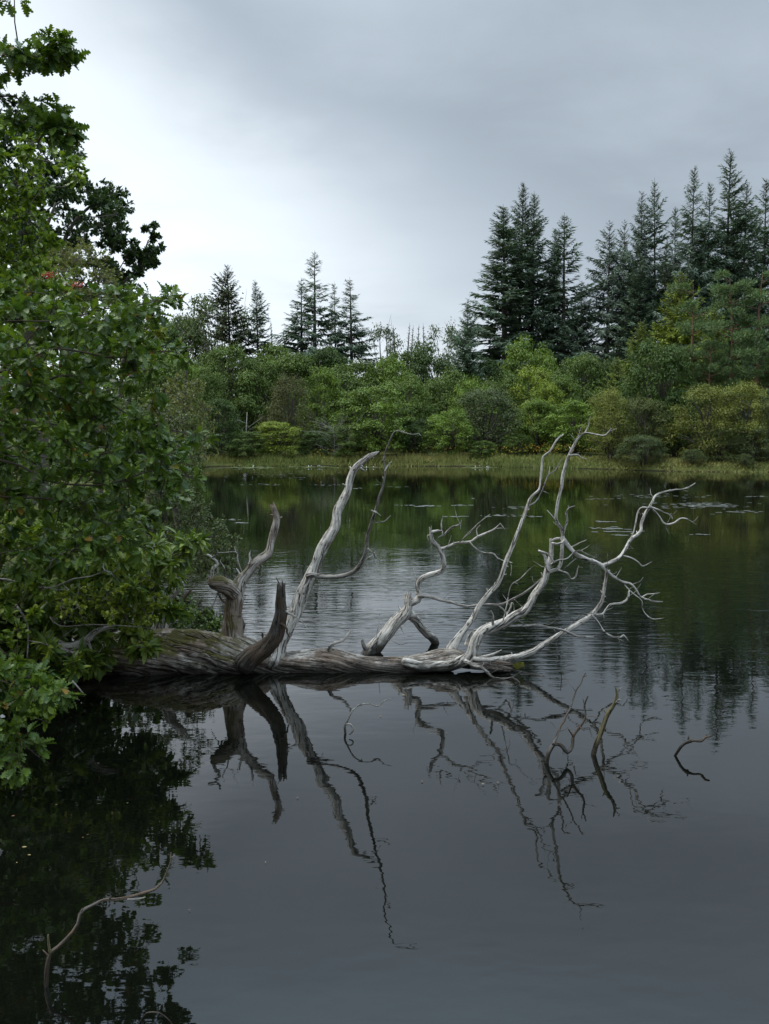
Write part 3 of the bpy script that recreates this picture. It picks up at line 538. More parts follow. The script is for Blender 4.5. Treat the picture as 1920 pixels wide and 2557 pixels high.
# splintered trunk end and the root-like limb that dips into the water in front
for y0, y1, w, d in ((1650, 1660, 20, 10.7), (1660, 1672, 18, 10.62), (1654, 1666, 22, 10.78), (1665, 1676, 12, 10.6)):
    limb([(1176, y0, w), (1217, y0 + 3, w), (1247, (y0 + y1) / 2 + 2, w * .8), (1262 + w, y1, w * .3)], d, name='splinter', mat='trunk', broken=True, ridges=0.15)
limb([(1182, 1644, 12), (1212, 1648, 10), (1236, 1646, 9), (1246, 1643, 5)], 10.6, name='splinter', label='pale freshly split strip of wood')
L10 = limb([(1160, 1650, 12), (1172, 1655, 10), (1183, 1663, 9), (1202, 1667, 8), (1217, 1679, 7.5), (1231, 1691, 6), (1253, 1694, 5), (1277, 1692, 4.5), (1302, 1677, 1.8)], 10.58, 10.3)
limb([(1280, 1692, 4.5), (1294, 1700, 4), (1301, 1710, 2.5)], 10.25, 10.2, name='twig', parent=L10)
limb([(1202, 1665, 2.5), (1208, 1656, 1.2)], 10.5, name='twig', parent=L10)
limb([(1290, 1676, 7), (1320, 1684, 8), (1354, 1692, 9), (1402, 1707, 10), (1450, 1719, 10), (1492, 1730, 5)], 10.72, 9.98, name='limb', mat='darkwood', label='thin dark limb floating at the water surface')
limb([(1403, 1706, 2.4), (1400, 1668, 1.2)], 10.35, name='twig', mat='darkwood')
# roots end on the bank
limb([(118, 1588, 18), (131, 1601, 21), (162, 1615, 23), (193, 1609, 21), (216, 1597, 21), (231, 1581, 16), (262, 1568, 11), (288, 1562, 5)], 9.35, 9.6, name='root_limb', twist=1, ridges=0.1, label='grey driftwood-like root limb among the leaves')
limb([(214, 1600, 11), (222, 1608, 8), (229, 1627, 4)], 9.4, name='spur'); limb([(140, 1616, 8), (165, 1626, 6), (190, 1628, 2.5)], 9.35, name='spur')
limb([(396, 1580, 40), (410, 1530, 30), (424, 1490, 25), (446, 1468, 20), (458, 1457, 14)], 11.4, 11.3, name='root_limb', broken=True, ridges=0.1)
limb([(440, 1530, 14), (458, 1495, 12), (480, 1470, 4)], 11.5, name='root_limb', mat='darkwood', broken=True)
limb([(652, 1603, 4), (655, 1594, 3), (654, 1586, 7), (655, 1580, 3)], 10.8, name='knob', mat='darkwood')
mrng = np.random.default_rng(3)
def moss_tuft(poly, d0, d1, n, size):
    q = sample_poly(mrng, poly, n); p = Pn(q[:, 0], q[:, 1], mrng.uniform(d0, d1, n)); u = unit(mrng.normal(size=(n, 3)) * 0.6 + np.array([0, 0, .8]))
    V, Fs, T = scatter(NAR, p, u, unit(mrng.normal(size=(n, 3))), size * mrng.uniform(.5, 1.2, n), mrng.random(n))
    return mk('moss', V, [Fs], {'tint': T})
tag(link('moss', moss_tuft([(1278, 1662), (1292, 1655), (1308, 1656), (1309, 1666), (1290, 1672)], 10.55, 10.7, 500, 0.02), M['moss'], FT), kind='stuff')

# ------------------------------------------------------------------ sticks standing in the water
def stick(label, base, parts, mats, cat='branch'):
    r = empty('sunken_branch', base); tag(r, label, cat)
    for i, (pts, d0, d1) in enumerate(parts):
        limb(pts, d0, d1, mat=mats[min(i, len(mats) - 1)], name='stem' if i == 0 else 'twig', parent=r)
stick('thin hooked dead twig with a curl at its foot rising from open water', P(863, 1832, 8.46), [([(862, 1850, 6), (862, 1832, 6), (861, 1815, 6), (866, 1802, 5), (872, 1788, 4), (881, 1773, 4), (899, 1760, 4), (920, 1757, 3.4), (944, 1763, 3), (960, 1750, 2.6), (980, 1743, 1.4)], 8.46, 8.5), ([(864, 1809, 4), (874, 1808, 4), (881, 1818, 4.5), (879, 1827, 4.5), (872, 1834, 3)], 8.44, 8.36)], ['twigwood', 'silver'])
stick('forked crooked dead branch with two upright prongs standing in water', P(1363, 1906, 7.68), [([(1362, 1925, 11), (1363, 1906, 11), (1369, 1879, 11), (1384, 1858, 11), (1402, 1861, 10), (1417, 1879, 11), (1429, 1864, 9), (1432, 1837, 8), (1450, 1813, 7), (1462, 1791, 5), (1459, 1761, 5), (1468, 1738, 2.5)], 7.68, 7.8), ([(1381, 1860, 9), (1388, 1845, 7), (1394, 1828, 5.5), (1400, 1812, 5), (1409, 1799, 4.6), (1415, 1783, 4.4), (1424, 1768, 4), (1432, 1745, 3.8), (1440, 1722, 3.4), (1451, 1706, 3.2), (1455, 1692, 2.8), (1463, 1680, 2.4)], 7.7, 7.9), ([(1461, 1790, 2.2), (1480, 1789, 1.6), (1496, 1793, 1.2)], 7.76, 7.7), ([(1430, 1838, 5), (1418, 1819, 3)], 7.74, 7.7), ([(1448, 1815, 4), (1459, 1824, 2.4)], 7.74, 7.7), ([(1460, 1764, 3), (1455, 1745, 1.5)], 7.78, 7.78), ([(1456, 1690, 2.4), (1466, 1687, 1.3)], 7.9, 7.9)], ['darkwood'])
stick('stout mossy leaning stick standing in the water beside a forked branch', P(1480, 1886, 7.88), [([(1474, 1908, 14), (1480, 1886, 14), (1492, 1849, 13), (1504, 1819, 13), (1519, 1782, 12), (1534, 1758, 9.5), (1540, 1734, 7), (1536, 1714, 3)], 7.88, 7.95), ([(1536, 1757, 4), (1546, 1746, 3), (1552, 1750, 1.5)], 7.93, 7.9), ([(1539, 1730, 3.5), (1553, 1716, 1.5)], 7.95, 7.95)], ['mosswood', 'twigwood'])
stick('small crooked dead twig with a bent knobbly tip poking from open water', P(1685, 1886, 7.88), [([(1674, 1902, 6), (1685, 1886, 6.5), (1703, 1861, 7.5), (1718, 1852, 9), (1733, 1849, 6.5), (1751, 1850, 6.5), (1763, 1840, 6), (1775, 1839, 3)], 7.88, 7.8), ([(1717, 1853, 6), (1719, 1837, 3.5)], 7.86, 7.86), ([(1762, 1842, 3.5), (1765, 1834, 2)], 7.82, 7.82)], ['darkwood'])
stick('long pale snaking dead branch rising out of dark leafy reflections', P(114, 2468, 4.5), [([(113, 2490, 11), (114, 2466, 11.5), (116, 2430, 12.5), (121, 2394, 11.5), (126, 2379, 10.5), (145, 2365, 9), (163, 2347, 8.5), (181, 2329, 8.5), (195, 2307, 9), (200, 2282, 9), (213, 2269, 8.5), (235, 2258, 7.5), (260, 2247, 7.5), (289, 2246, 8), (325, 2240, 8.5), (361, 2229, 7.5), (387, 2220, 6), (405, 2204, 5), (415, 2181, 4.2), (426, 2152, 3.6), (427, 2128, 2.6)], 4.5, 4.75), ([(124, 2382, 7), (121, 2358, 5.5), (120, 2333, 4)], 4.52, 4.52), ([(318, 2246, 5), (340, 2245, 5), (363, 2240, 3)], 4.62, 4.62), ([(426, 2142, 3), (436, 2137, 2)], 4.74, 4.74)], ['darkwood', 'mosswood', 'twigwood'])
stick('thin dark twig bent into a low arch over the water', P(345, 2562, 4.2), [([(338, 2580, 4), (347, 2557, 4), (358, 2538, 4), (366, 2529, 4), (383, 2527, 3.6), (400, 2530, 3.4), (416, 2541, 3.2), (430, 2557, 3), (440, 2580, 3)], 4.22, 4.2)], ['darkwood'])
# ------------------------------------------------------------------ near plants on the left bank
def bz(x, y): return max(0.05, gz(x, y))
ob = (-5.4, 7.6, bz(-5.4, 7.6))
oak_limbs = [([(-320, 900), (-120, 850), (0, 805), (140, 800), (260, 772), (340, 762), (420, 745)], 5, 1.6, 7.6, 7.4), ([(-320, 980), (0, 930), (130, 872), (280, 892), (400, 878), (440, 880)], 7.5, 2, 7.7, 7.5), ([(-320, 1080), (0, 1000), (150, 940), (210, 960), (310, 1030), (400, 1065), (488, 1088)], 7.5, 2, 7.7, 7.4),
             ([(-320, 1150), (0, 1150), (120, 1200), (260, 1210), (400, 1170), (465, 1190)], 7, 2, 7.6, 7.3), ([(-320, 1200), (0, 1240), (150, 1250), (250, 1300), (360, 1370)], 6, 1.6, 7.6, 7.6), ([(-300, 260), (0, 130), (60, 150), (100, 142), (130, 110), (158, 116)], 5.5, 1.6, 7.2, 6.8), ([(-300, 380), (0, 240), (80, 290), (130, 302), (160, 322)], 5.5, 1.6, 7.2, 7.0), ([(-300, 1560), (-100, 1640), (0, 1700), (80, 1715), (150, 1735)], 5.5, 1.6, 7.2, 6.9), ([(-300, 1600), (-100, 1720), (0, 1800), (50, 1840), (45, 1905)], 5, 1.6, 7.1, 6.8), ([(0, 900), (60, 860), (110, 800), (160, 740)], 3.5, 1.6, 7.8, 7.8), ([(130, 1000), (230, 940), (330, 860), (380, 790)], 3.5, 1.6, 7.9, 7.8), ([(150, 1260), (260, 1130), (350, 1130), (420, 1130)], 3.5, 1.6, 7.9, 7.7)]
oak_groups = [([(-260, 640), (-60, 690), (60, 715), (150, 760), (240, 745), (290, 705), (330, 735), (420, 742), (385, 790), (330, 800), (440, 880), (400, 920), (395, 960), (420, 1020), (490, 1080), (440, 1140), (470, 1190), (430, 1250), (330, 1230), (400, 1290), (370, 1370), (300, 1390), (150, 1390), (0, 1420), (-260, 1430)], 7.2, 8.6, 1100, 230, 0.15),
              ([(-200, -140), (60, -90), (95, -40), (60, 40), (30, 60), (60, 100), (70, 160), (20, 190), (-200, 190)], 6.7, 7.4, 150, 26, 0.13), ([(40, 120), (110, 105), (130, 80), (175, 112), (160, 145), (110, 170), (50, 165)], 6.75, 6.95, 26, 8, 0.07),
              ([(-150, 220), (20, 235), (90, 260), (150, 290), (180, 325), (150, 345), (80, 340), (20, 310), (-150, 330)], 6.9, 7.3, 70, 15, 0.10),
              ([(-150, 1600), (30, 1640), (90, 1675), (165, 1690), (165, 1735), (110, 1750), (30, 1790), (45, 1850), (50, 1910), (10, 1925), (-150, 1880)], 6.7, 7.3, 150, 30, 0.11)]
plant('oak_tree', 'oak with dark lobed leaves hanging over the water in front of the rhododendron', 'tree', ob, 'oak', OAK, 0.088, oak_groups, 21, nleaf=8, L=0.16, leaf_objs=300, twig_r=0.0028, bark='oakbark', limbs=oak_limbs,
      trunk=([(-5.4, 7.6, ob[2] - .3), (-5.2, 7.7, 1.2), (-5.3, 7.6, 3.0), (-4.9, 7.5, 5.0), (-5.2, 7.4, 8.0)], [0.34, 0.27, 0.24, 0.2, 0.1]), spread=0.8, droop=0.2, limb_n=24, limb_r=0.14)
rb = (-3.9, 10.0, bz(-3.9, 10.0))
rho_groups = [([(-250, 1330), (0, 1340), (150, 1290), (330, 1290), (430, 1345), (510, 1350), (490, 1385), (430, 1400), (465, 1440), (415, 1455), (380, 1500), (300, 1520), (150, 1500), (-250, 1640)], 9.2, 10.4, 620, 130, 0.15), ([(430, 1365), (470, 1345), (505, 1350), (490, 1385), (440, 1390)], 9.4, 9.6, 16, 7, 0.05), ([(400, 1505), (470, 1520), (470, 1550), (400, 1560)], 9.6, 9.9, 16, 4, 0.06),
              ([(270, 1560), (380, 1600), (395, 1640), (370, 1650), (320, 1615), (260, 1600)], 9.4, 9.7, 36, 8, 0.08), ([(60, 1600), (140, 1600), (210, 1640), (255, 1660), (235, 1695), (190, 1690), (100, 1640)], 9.0, 9.5, 55, 11, 0.09), ([(-250, 1480), (140, 1480), (140, 1620), (-250, 1660)], 9.3, 10.2, 190, 40, 0.14), ([(240, 1370), (410, 1380), (400, 1560), (240, 1570)], 9.7, 10.4, 150, 36, 0.12)]
plant('rhododendron_bush', 'rhododendron with whorls of long narrow leaves draped over the fallen trunk', 'bush', rb, 'rhodo', RHO, 0.128, rho_groups, 33, nleaf=9, L=0.17, leaf_objs=300, twig_r=0.0035, spread=1.15, droop=0.0,
      limbs=[([(-60, 1440), (15, 1447), (39, 1452), (69, 1462), (100, 1468), (135, 1466), (162, 1454), (185, 1445), (227, 1439), (262, 1425)], 6.5, 2, 9.1, 9.1), ([(125, 1540), (150, 1563), (230, 1560), (300, 1562), (390, 1570)], 4, 1.5, 9.1, 9.1), ([(40, 1510), (68, 1555), (70, 1600), (68, 1655)], 5, 3, 9.0, 9.0), ([(60, 1395), (110, 1430), (130, 1400), (160, 1380), (240, 1350)], 3, 1.5, 9.1, 9.1), ([(181, 1700), (212, 1736)], 5, 2, 8.9, 8.8), ([(60, 1780), (89, 1762), (119, 1750)], 6, 4, 8.6, 8.5)], bark='twigwood',
      trunk=([(-3.95, 10.0, rb[2] - .3), (-3.9, 9.9, 0.7), (-3.7, 9.8, 1.3)], [0.10, 0.08, 0.05]))
plant('sallow_tree', 'sallow with small rounded mid-green leaves rising beneath the oak sprays', 'tree', (-5.2, 10.4, bz(-5.2, 10.4)), 'round', RND, 0.062,
      [([(-300, 290), (20, 310), (80, 345), (130, 395), (195, 405), (212, 440), (150, 470), (110, 500), (140, 560), (115, 640), (60, 700), (-300, 760)], 9.6, 10.8, 1150, 170, 0.2), ([(-300, 720), (150, 760), (330, 960), (350, 1180), (300, 1300), (-300, 1320)], 9.8, 11.0, 560, 130, 0.22), ([(-250, 1300), (60, 1290), (130, 1400), (120, 1600), (60, 1720), (-250, 1760)], 8.2, 9.0, 290, 60, 0.13), ([(50, 1740), (120, 1740), (160, 1790), (120, 1815), (60, 1800)], 7.6, 8.0, 30, 8, 0.06)],
      47, nleaf=9, L=0.2, leaf_objs=300, twig_r=0.003, trunk=([(-5.2, 10.4, 0.2), (-5.0, 10.3, 2.2), (-5.1, 10.4, 4.5), (-4.6, 10.2, 6.0)], [0.14, 0.11, 0.08, 0.04]))
plant('small_leaved_shrub', 'shrub of tiny bright yellow-green leaves just above the fallen trunk', 'shrub', (-3.4, 9.6, bz(-4.0, 9.6)), 'small', RND, 0.042,
      [([(130, 1490), (230, 1455), (330, 1475), (395, 1475), (400, 1545), (340, 1565), (240, 1550), (130, 1535)], 9.05, 9.5, 230, 45, 0.09), ([(330, 1440), (430, 1440), (420, 1500), (340, 1500)], 9.2, 9.6, 50, 12, 0.08)], 51, nleaf=9, L=0.10, twig_r=0.002, bark='twigwood')
plant('alder_shrub', 'dense dark alder shrub filling the bank behind the sallow and oak', 'shrub', (-6.0, 13.0, bz(-6, 13)), 'backfill', RND, 0.115,
      [([(-700, 420), (-150, 500), (60, 660), (260, 800), (320, 1000), (400, 1260), (420, 1400), (400, 1580), (-700, 1680)], 11.4, 13.4, 2100, 300, 0.40), ([(-300, 1480), (260, 1520), (300, 1600), (230, 1690), (-300, 1760)], 9.6, 11.0, 620, 100, 0.22)], 57, nleaf=9, L=0.3, twig_r=0.004, twig_frac=0.4, trunk=([(-6.0, 13.0, 0.2), (-5.9, 12.9, 3.0), (-6.1, 12.8, 5.5)], [0.16, 0.12, 0.06]))
ro = plant('rowan_tree', 'rowan with fresh green leaflets and a few red berry clusters', 'tree', (-6.2, 15.5, bz(-6.2, 15.5)), 'rowan', NAR, 0.075,
      [([(-150, 640), (60, 650), (190, 665), (215, 740), (190, 800), (-150, 860)], 14.0, 15.5, 800, 100, 0.3), ([(120, 1000), (260, 1020), (330, 1140), (250, 1200), (100, 1150)], 14.3, 15.3, 200, 40, 0.3)], 61, nleaf=14, L=0.22, twig_r=0.004, twig_frac=0.5, trunk=([(-6.2, 15.5, 0.2), (-6.1, 15.3, 3.2), (-5.6, 15.0, 5.6)], [0.1, 0.08, 0.03]))
brng = np.random.default_rng(9); V = []; Fs = []; ico = np.array([(0, 0, 1), (1, 0, 0), (0, 1, 0), (-1, 0, 0), (0, -1, 0), (0, 0, -1)]); icf = np.array([(0, 1, 2), (0, 2, 3), (0, 3, 4), (0, 4, 1), (5, 2, 1), (5, 3, 2), (5, 4, 3), (5, 1, 4)])
for px, py in ((62, 665), (75, 660), (118, 690), (64, 698), (122, 685), (164, 713), (195, 711), (150, 720), (40, 705)):
    c = np.array(P(px, py, 13.9)); V = []; Fs = []
    for k in range(26):
        Fs.append(icf + 6 * k); V.append(c + brng.normal(size=3) * (0.035, 0.03, 0.02) + ico * 0.010)
    link('berry_cluster', mk('berry_cluster', np.concatenate(V), [np.concatenate(Fs)]), M['berry'], ro)
plant('large_oak', 'large dark oak crown against the bright sky behind the sallow', 'tree', (-9.2, 27, bz(-9.2, 27)), 'fardark', DIA, 0.115,
      [([(-200, 150), (40, 200), (85, 195), (110, 250), (165, 330), (175, 395), (180, 440), (270, 460), (305, 490), (310, 540), (295, 570), (250, 600), (290, 640), (300, 700), (200, 760), (-200, 820)], 24.5, 28.5, 3600, 190, 0.44), ([(345, 690), (300, 640), (340, 600), (372, 565), (392, 555), (388, 590), (422, 630), (395, 660), (360, 670)], 25.5, 26.3, 200, 30, 0.17), ([(250, 560), (310, 560), (330, 600), (290, 625), (250, 620)], 25.5, 26.5, 60, 9, 0.22), ([(280, 650), (345, 680), (330, 735), (240, 760)], 25.0, 26.5, 110, 14, 0.3)],
      65, nleaf=18, L=0.36, twig_r=0.007, twig_frac=0.5, limbs=[([(120, 900), (220, 760), (300, 710), (345, 665), (370, 600)], 12, 3, 26, 26), ([(100, 800), (160, 600), (220, 520), (280, 480)], 14, 4, 26, 26), ([(290, 690), (315, 640), (330, 615)], 3, 1.5, 25.6, 25.5)], trunk=([(-9.2, 27, 0.3), (-9.0, 26.8, 4), (-9.2, 26.5, 9)], [0.42, 0.34, 0.2]), bark='bark')
plant('birch_tree', 'fine-leaved olive birch crown between the dark oak and the lobed oak leaves', 'tree', (-6.9, 18.6, bz(-6.9, 18.6)), 'olive', DIA, 0.05,
      [([(80, 660), (110, 620), (190, 605), (255, 625), (285, 680), (280, 760), (90, 800)], 17.2, 18.8, 900, 80, 0.26)], 71, nleaf=12, L=0.3, twig_r=0.003, twig_frac=0.6, trunk=([(-6.9, 18.6, 0.2), (-6.6, 18.3, 4), (-5.6, 18.0, 6.4)], [0.11, 0.08, 0.02]))
plant('willow_bush', 'grey-green fine-leaved willow trailing down to the water beyond the trunk', 'bush', (-4.6, 17.4, bz(-4.6, 17.4)), 'willow', DIA, 0.055,
      [([(300, 1000), (430, 1000), (490, 1070), (512, 1150), (495, 1200), (510, 1250), (540, 1300), (520, 1420), (430, 1450), (330, 1350)], 15.6, 17.6, 1500, 150, 0.26), ([(510, 1290), (590, 1335), (598, 1385), (560, 1425), (500, 1430)], 15.6, 16.6, 170, 40, 0.12), ([(470, 1240), (560, 1300), (520, 1330)], 16, 17, 60, 12, 0.1)], 77, nleaf=12, L=0.28, twig_r=0.0028, twig_frac=0.7, droop=0.7, trunk=([(-4.6, 17.4, 0.0), (-4.5, 17.0, 1.2), (-4.1, 16.6, 2.4)], [0.1, 0.07, 0.03]))
plant('dark_bramble_bush', 'low dark bush drooping to the water just behind the fallen trunk', 'bush', (-2.9, 12.4, bz(-3.9, 12.2)), 'backfill', RND, 0.042,
      [([(380, 1500), (440, 1490), (500, 1500), (545, 1540), (540, 1580), (480, 1590), (390, 1580)], 11.6, 12.6, 320, 50, 0.12)], 79, nleaf=9, L=0.16, twig_r=0.0025, droop=0.4)
plant('golden_birch', 'olive-gold rounded birch shrub standing beyond the trailing willow', 'tree', (-7.4, 38, bz(-9.4, 38)), 'olive', DIA, 0.10,
      [([(380, 1000), (410, 955), (455, 940), (500, 965), (528, 1030), (525, 1090), (500, 1130), (400, 1130)], 36, 39, 620, 60, 0.55)], 83, nleaf=12, L=0.55, twig_r=0.006, twig_frac=0.5, trunk=([(-7.6, 37.6, 0.2), (-7.3, 37.5, 3), (-7.0, 37.4, 5.5)], [0.12, 0.09, 0.03]))
plant('maple_sapling', 'yellow-green sapling showing behind the lobed oak leaves above the golden birch', 'tree', (-9.4, 34, bz(-9.4, 34)), 'yellowgreen', DIA, 0.14,
      [([(290, 830), (360, 800), (440, 790), (445, 815), (400, 850), (405, 900), (360, 930), (300, 940)], 33, 35, 150, 26, 0.28)], 87, nleaf=11, L=0.4, twig_r=0.006, twig_frac=0.5, trunk=([(-9.4, 34, 0.3), (-8.6, 34, 4), (-8.2, 34, 7.2)], [0.1, 0.07, 0.02]))
# ------------------------------------------------------------------ far trees: prototypes, then one thing per tree
def broadleaf(seed, n=7000, leaf=0.17, flat=0.62, nclump=60, airy=0.0, narrow=False):
    """crown in a box about 2 x 2 x 1 (z from 0 to 1), clumps of leaves in layers; returns crown and trunk meshes at 8 m size"""
    rng = np.random.default_rng(seed); S = 4.0
    th = rng.uniform(0, 2 * np.pi, nclump); h = rng.uniform(0.03, 1.0, nclump) ** 0.85
    prof = np.sqrt(np.clip(1 - ((h - 0.42) / 0.60) ** 2, 0.03, 1)); rr = prof * rng.uniform(0.45, 1.0, nclump) ** 0.6
    wob = 1 + 0.22 * np.sin(th * 3 + seed) + 0.12 * np.sin(th * 5 + 2 * seed)
    C = np.stack([rr * wob * np.cos(th) * S, rr * wob * np.sin(th) * S, (h * 0.92) * 2 * S], 1)
    cr = S * rng.uniform(0.17, 0.36, nclump) * (0.8 if airy else 1)
    k = rng.integers(0, nclump, n); u = unit(rng.normal(size=(n, 3))); u[:, 2] = np.where(rng.random(n) < 0.75, np.abs(u[:, 2]), u[:, 2])
    u = unit(u); r = cr[k][:, None] * (rng.random((n, 1)) ** (0.33 if not airy else 0.6)) * (1 + 0.25 * rng.normal(size=(n, 1)) * 0.6)
    off = u * r; off[:, 2] *= flat; p = C[k] + off
    p[:, 2] = np.maximum(p[:, 2], 0.1 + 0.3 * rng.random(n))
    nr = unit(u * 0.7 + np.array([0, 0, .7]) + rng.normal(size=(n, 3)) * 0.45)
    dr = unit(np.cross(nr, rng.normal(size=(n, 3))))
    tint = np.clip(0.45 + 0.25 * rng.normal(size=n) + 0.16 * rng.normal(size=nclump)[k], 0, 1)
    V, Fs, T = scatter(NAR if narrow else DIA, p, dr, nr, leaf * rng.uniform(0.6, 1.35, n) * 1.5, tint)
    cm = mk('crown', V, [Fs], {'tint': T}); cm.materials.append(M['far'])
    tb = Tubes(); 
    for q in range(3):
        a = rng.uniform(0, 6.28); tb.add([(0.3 * math.cos(a), 0.3 * math.sin(a), -0.4), (0.7 * math.cos(a), .7 * math.sin(a), 2.0), (1.2 * math.cos(a), 1.2 * math.sin(a), 5.0)], [0.16, 0.12, 0.05], 6, 0.1, seed + q)
    for i in range(0, nclump, 2):
        c = C[i]; tb.add([(c[0] * .12, c[1] * .12, c[2] * .35), (c[0] * .5, c[1] * .5, c[2] * .75), tuple(c)], [0.07, 0.05, 0.02], 4, 0)
    for i in range(26 if airy else 8):
        c = C[rng.integers(0, nclump)]; e = c + unit(rng.normal(size=3)) * S * 0.38; tb.add([tuple(c), tuple((c + e) / 2 + rng.normal(size=3) * .1), tuple(e)], [0.025, 0.018, 0.008], 3, 0)
    tm = tb.mesh('trunk'); tm.materials.append(M['bark'])
    return cm, tm, 2 * S * 1.04, 2 * S * 1.12
def conifer(seed, sparse=0.0, Hh=28.0, R=3.9, droop=0.5, start=0.10, dead=0.0, step=0.46, sp=1.0, needle=0.52):
    rng = np.random.default_rng(seed); tb = Tubes(); lean = rng.normal(size=2) * 0.25
    def ctr(z): return np.array([lean[0] * (z / Hh) ** 2, lean[1] * (z / Hh) ** 2, z])
    tb.add([tuple(ctr(-0.5)), tuple(ctr(Hh * .3)), tuple(ctr(Hh * .6)), tuple(ctr(Hh * .85)), tuple(ctr(Hh))], [0.30, 0.24, 0.15, 0.06, 0.012], 6, 0.05, seed)
    pos, dr, nr, sz, ti = [], [], [], [], []
    z = Hh * start; ph = rng.uniform(0, 6)
    side = 1 + 0.25 * np.sin(np.arange(8) * 1.7 + seed)
    while z < Hh * 0.985:
        f = z / Hh; nb = rng.integers(4, 7)
        for b in range(nb):
            if rng.random() < sparse * 0.45: continue
            az = ph + b * 2 * np.pi / nb + rng.normal() * 0.35
            Lb = 1.5 * R * (1 - f) ** 0.84 * (1 + 0.28 * math.sin(az + seed * 1.7) * math.sin(z * 0.5 + seed)) * rng.uniform(0.5, 1.25) * min(1.0, 0.55 + f * 2.2) * (1 + 0.18 * math.sin(az * 2 + seed)) + 0.10
            el = 0.80 * f ** 2.2 - 0.28 * (1 - f) + rng.normal() * 0.13
            d = np.array([math.cos(az) * math.cos(el), math.sin(az) * math.cos(el), math.sin(el)]); c = ctr(z + rng.uniform(-.2, .2))
            tip = c + d * Lb + np.array([0, 0, 0.10 * Lb]); mid = c + d * Lb * .55 - np.array([0, 0, 0.05 * Lb])
            isdead = rng.random() < dead * max(0, 0.55 - f) * 2
            tb.add([tuple(c), tuple(mid), tuple(tip)], [0.035, 0.025, 0.010], 3, 0)
            if isdead and rng.random() < 0.8: continue
            m = max(4, int(Lb / (0.15 * sp)))
            s = np.linspace(0.16, 1.0, m) + rng.normal(size=m) * 0.02
            q = c * (1 - s)[:, None] ** 2 + 2 * (mid * 1.0)[None] * ((1 - s) * s)[:, None] + tip[None] * (s ** 2)[:, None]
            sd = np.array([-math.sin(az), math.cos(az), 0])
            for sg in (-1, 1, 0):
                dd = d[None] * 0.55 + sd[None] * sg * rng.uniform(0.4, 1.0, (m, 1)) + np.array([0, 0, -1.0]) * (droop * rng.uniform(0.3, 1.5, (m, 1)) * (1.1 if sg == 0 else 0.8) * (1 - 0.75 * f)) + rng.normal(size=(m, 3)) * 0.18
                pos.append(q); dr.append(dd); nr.append(rng.normal(size=(m, 3)) * 0.6 + np.array([0, 0, 1.0])); sz.append((needle + 0.38 * (1 - s) * min(1, Lb / 2.5)) * rng.uniform(0.6, 1.25, m) * (0.30 + 0.70 * min(1, Lb / 2.0)))
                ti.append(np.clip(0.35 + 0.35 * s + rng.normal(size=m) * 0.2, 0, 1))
        z += step * rng.uniform(0.7, 1.3) * (0.55 + 0.45 * (1 - f)) * (1 + sparse * 0.5); ph += rng.uniform(0.6, 2.0)
    pos = np.concatenate(pos); V, Fs, T = scatter(NAR, pos, unit(np.concatenate(dr)), unit(np.concatenate(nr)), np.concatenate(sz), np.concatenate(ti))
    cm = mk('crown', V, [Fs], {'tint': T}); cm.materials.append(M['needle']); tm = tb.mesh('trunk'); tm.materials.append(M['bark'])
    return cm, tm, Hh, 2 * R * 0.86
def pine(seed, Hh=16.0):
    rng = np.random.default_rng(seed); tb = Tubes(); ln = rng.normal() * 0.5
    def ctr(z): return np.array([ln * math.sin(z / Hh * 3), 0.3 * ln * math.cos(z / Hh * 4), z])
    tb.add([tuple(ctr(z)) for z in (-.5, 3, 6, 9, 12, 14.5, 15.5)], [.24, .2, .17, .14, .09, .04, .015], 8, 0.08, seed)
    C, cr = [], []
    for i in range(30):
        f = rng.uniform(0.36, 1.0); az = rng.uniform(0, 6.28); Lb = 3.1 * math.sqrt(max(0.05, 1 - ((f - 0.62) / 0.42) ** 2)) * rng.uniform(0.45, 1.1)
        c = ctr(f * Hh * .97); e = c + np.array([math.cos(az) * Lb, math.sin(az) * Lb, 0.12 * Lb + rng.normal() * 0.2]); tb.add([tuple(c - [0, 0, .3]), tuple((c + e) / 2 - [0, 0, .1]), tuple(e)], [.05, .035, .015], 4, 0)
        C.append(e); cr.append(rng.uniform(0.55, 1.1)); C.append((c * .4 + e * .6) + rng.normal(size=3) * .3); cr.append(rng.uniform(.45, .8))
    for i in range(5):
        az = rng.uniform(0, 6.28); c = ctr(rng.uniform(.2, .38) * Hh); e = c + np.array([math.cos(az), math.sin(az), .1]) * rng.uniform(.8, 1.8); tb.add([tuple(c), tuple(e)], [.03, .01], 3, 0)
    C = np.array(C); cr = np.array(cr); n = 14000; k = rng.integers(0, len(C), n); u = unit(rng.normal(size=(n, 3))); off = u * cr[k][:, None] * rng.random((n, 1)) ** .4; off[:, 2] *= 0.38
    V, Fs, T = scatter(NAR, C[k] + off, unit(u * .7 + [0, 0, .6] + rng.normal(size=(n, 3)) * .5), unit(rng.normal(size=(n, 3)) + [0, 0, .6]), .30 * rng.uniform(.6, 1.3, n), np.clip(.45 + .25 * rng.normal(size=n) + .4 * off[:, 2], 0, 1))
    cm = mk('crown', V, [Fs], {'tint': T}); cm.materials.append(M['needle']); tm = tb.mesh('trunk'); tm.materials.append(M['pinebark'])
    return cm, tm, Hh * 1.0, 6.4
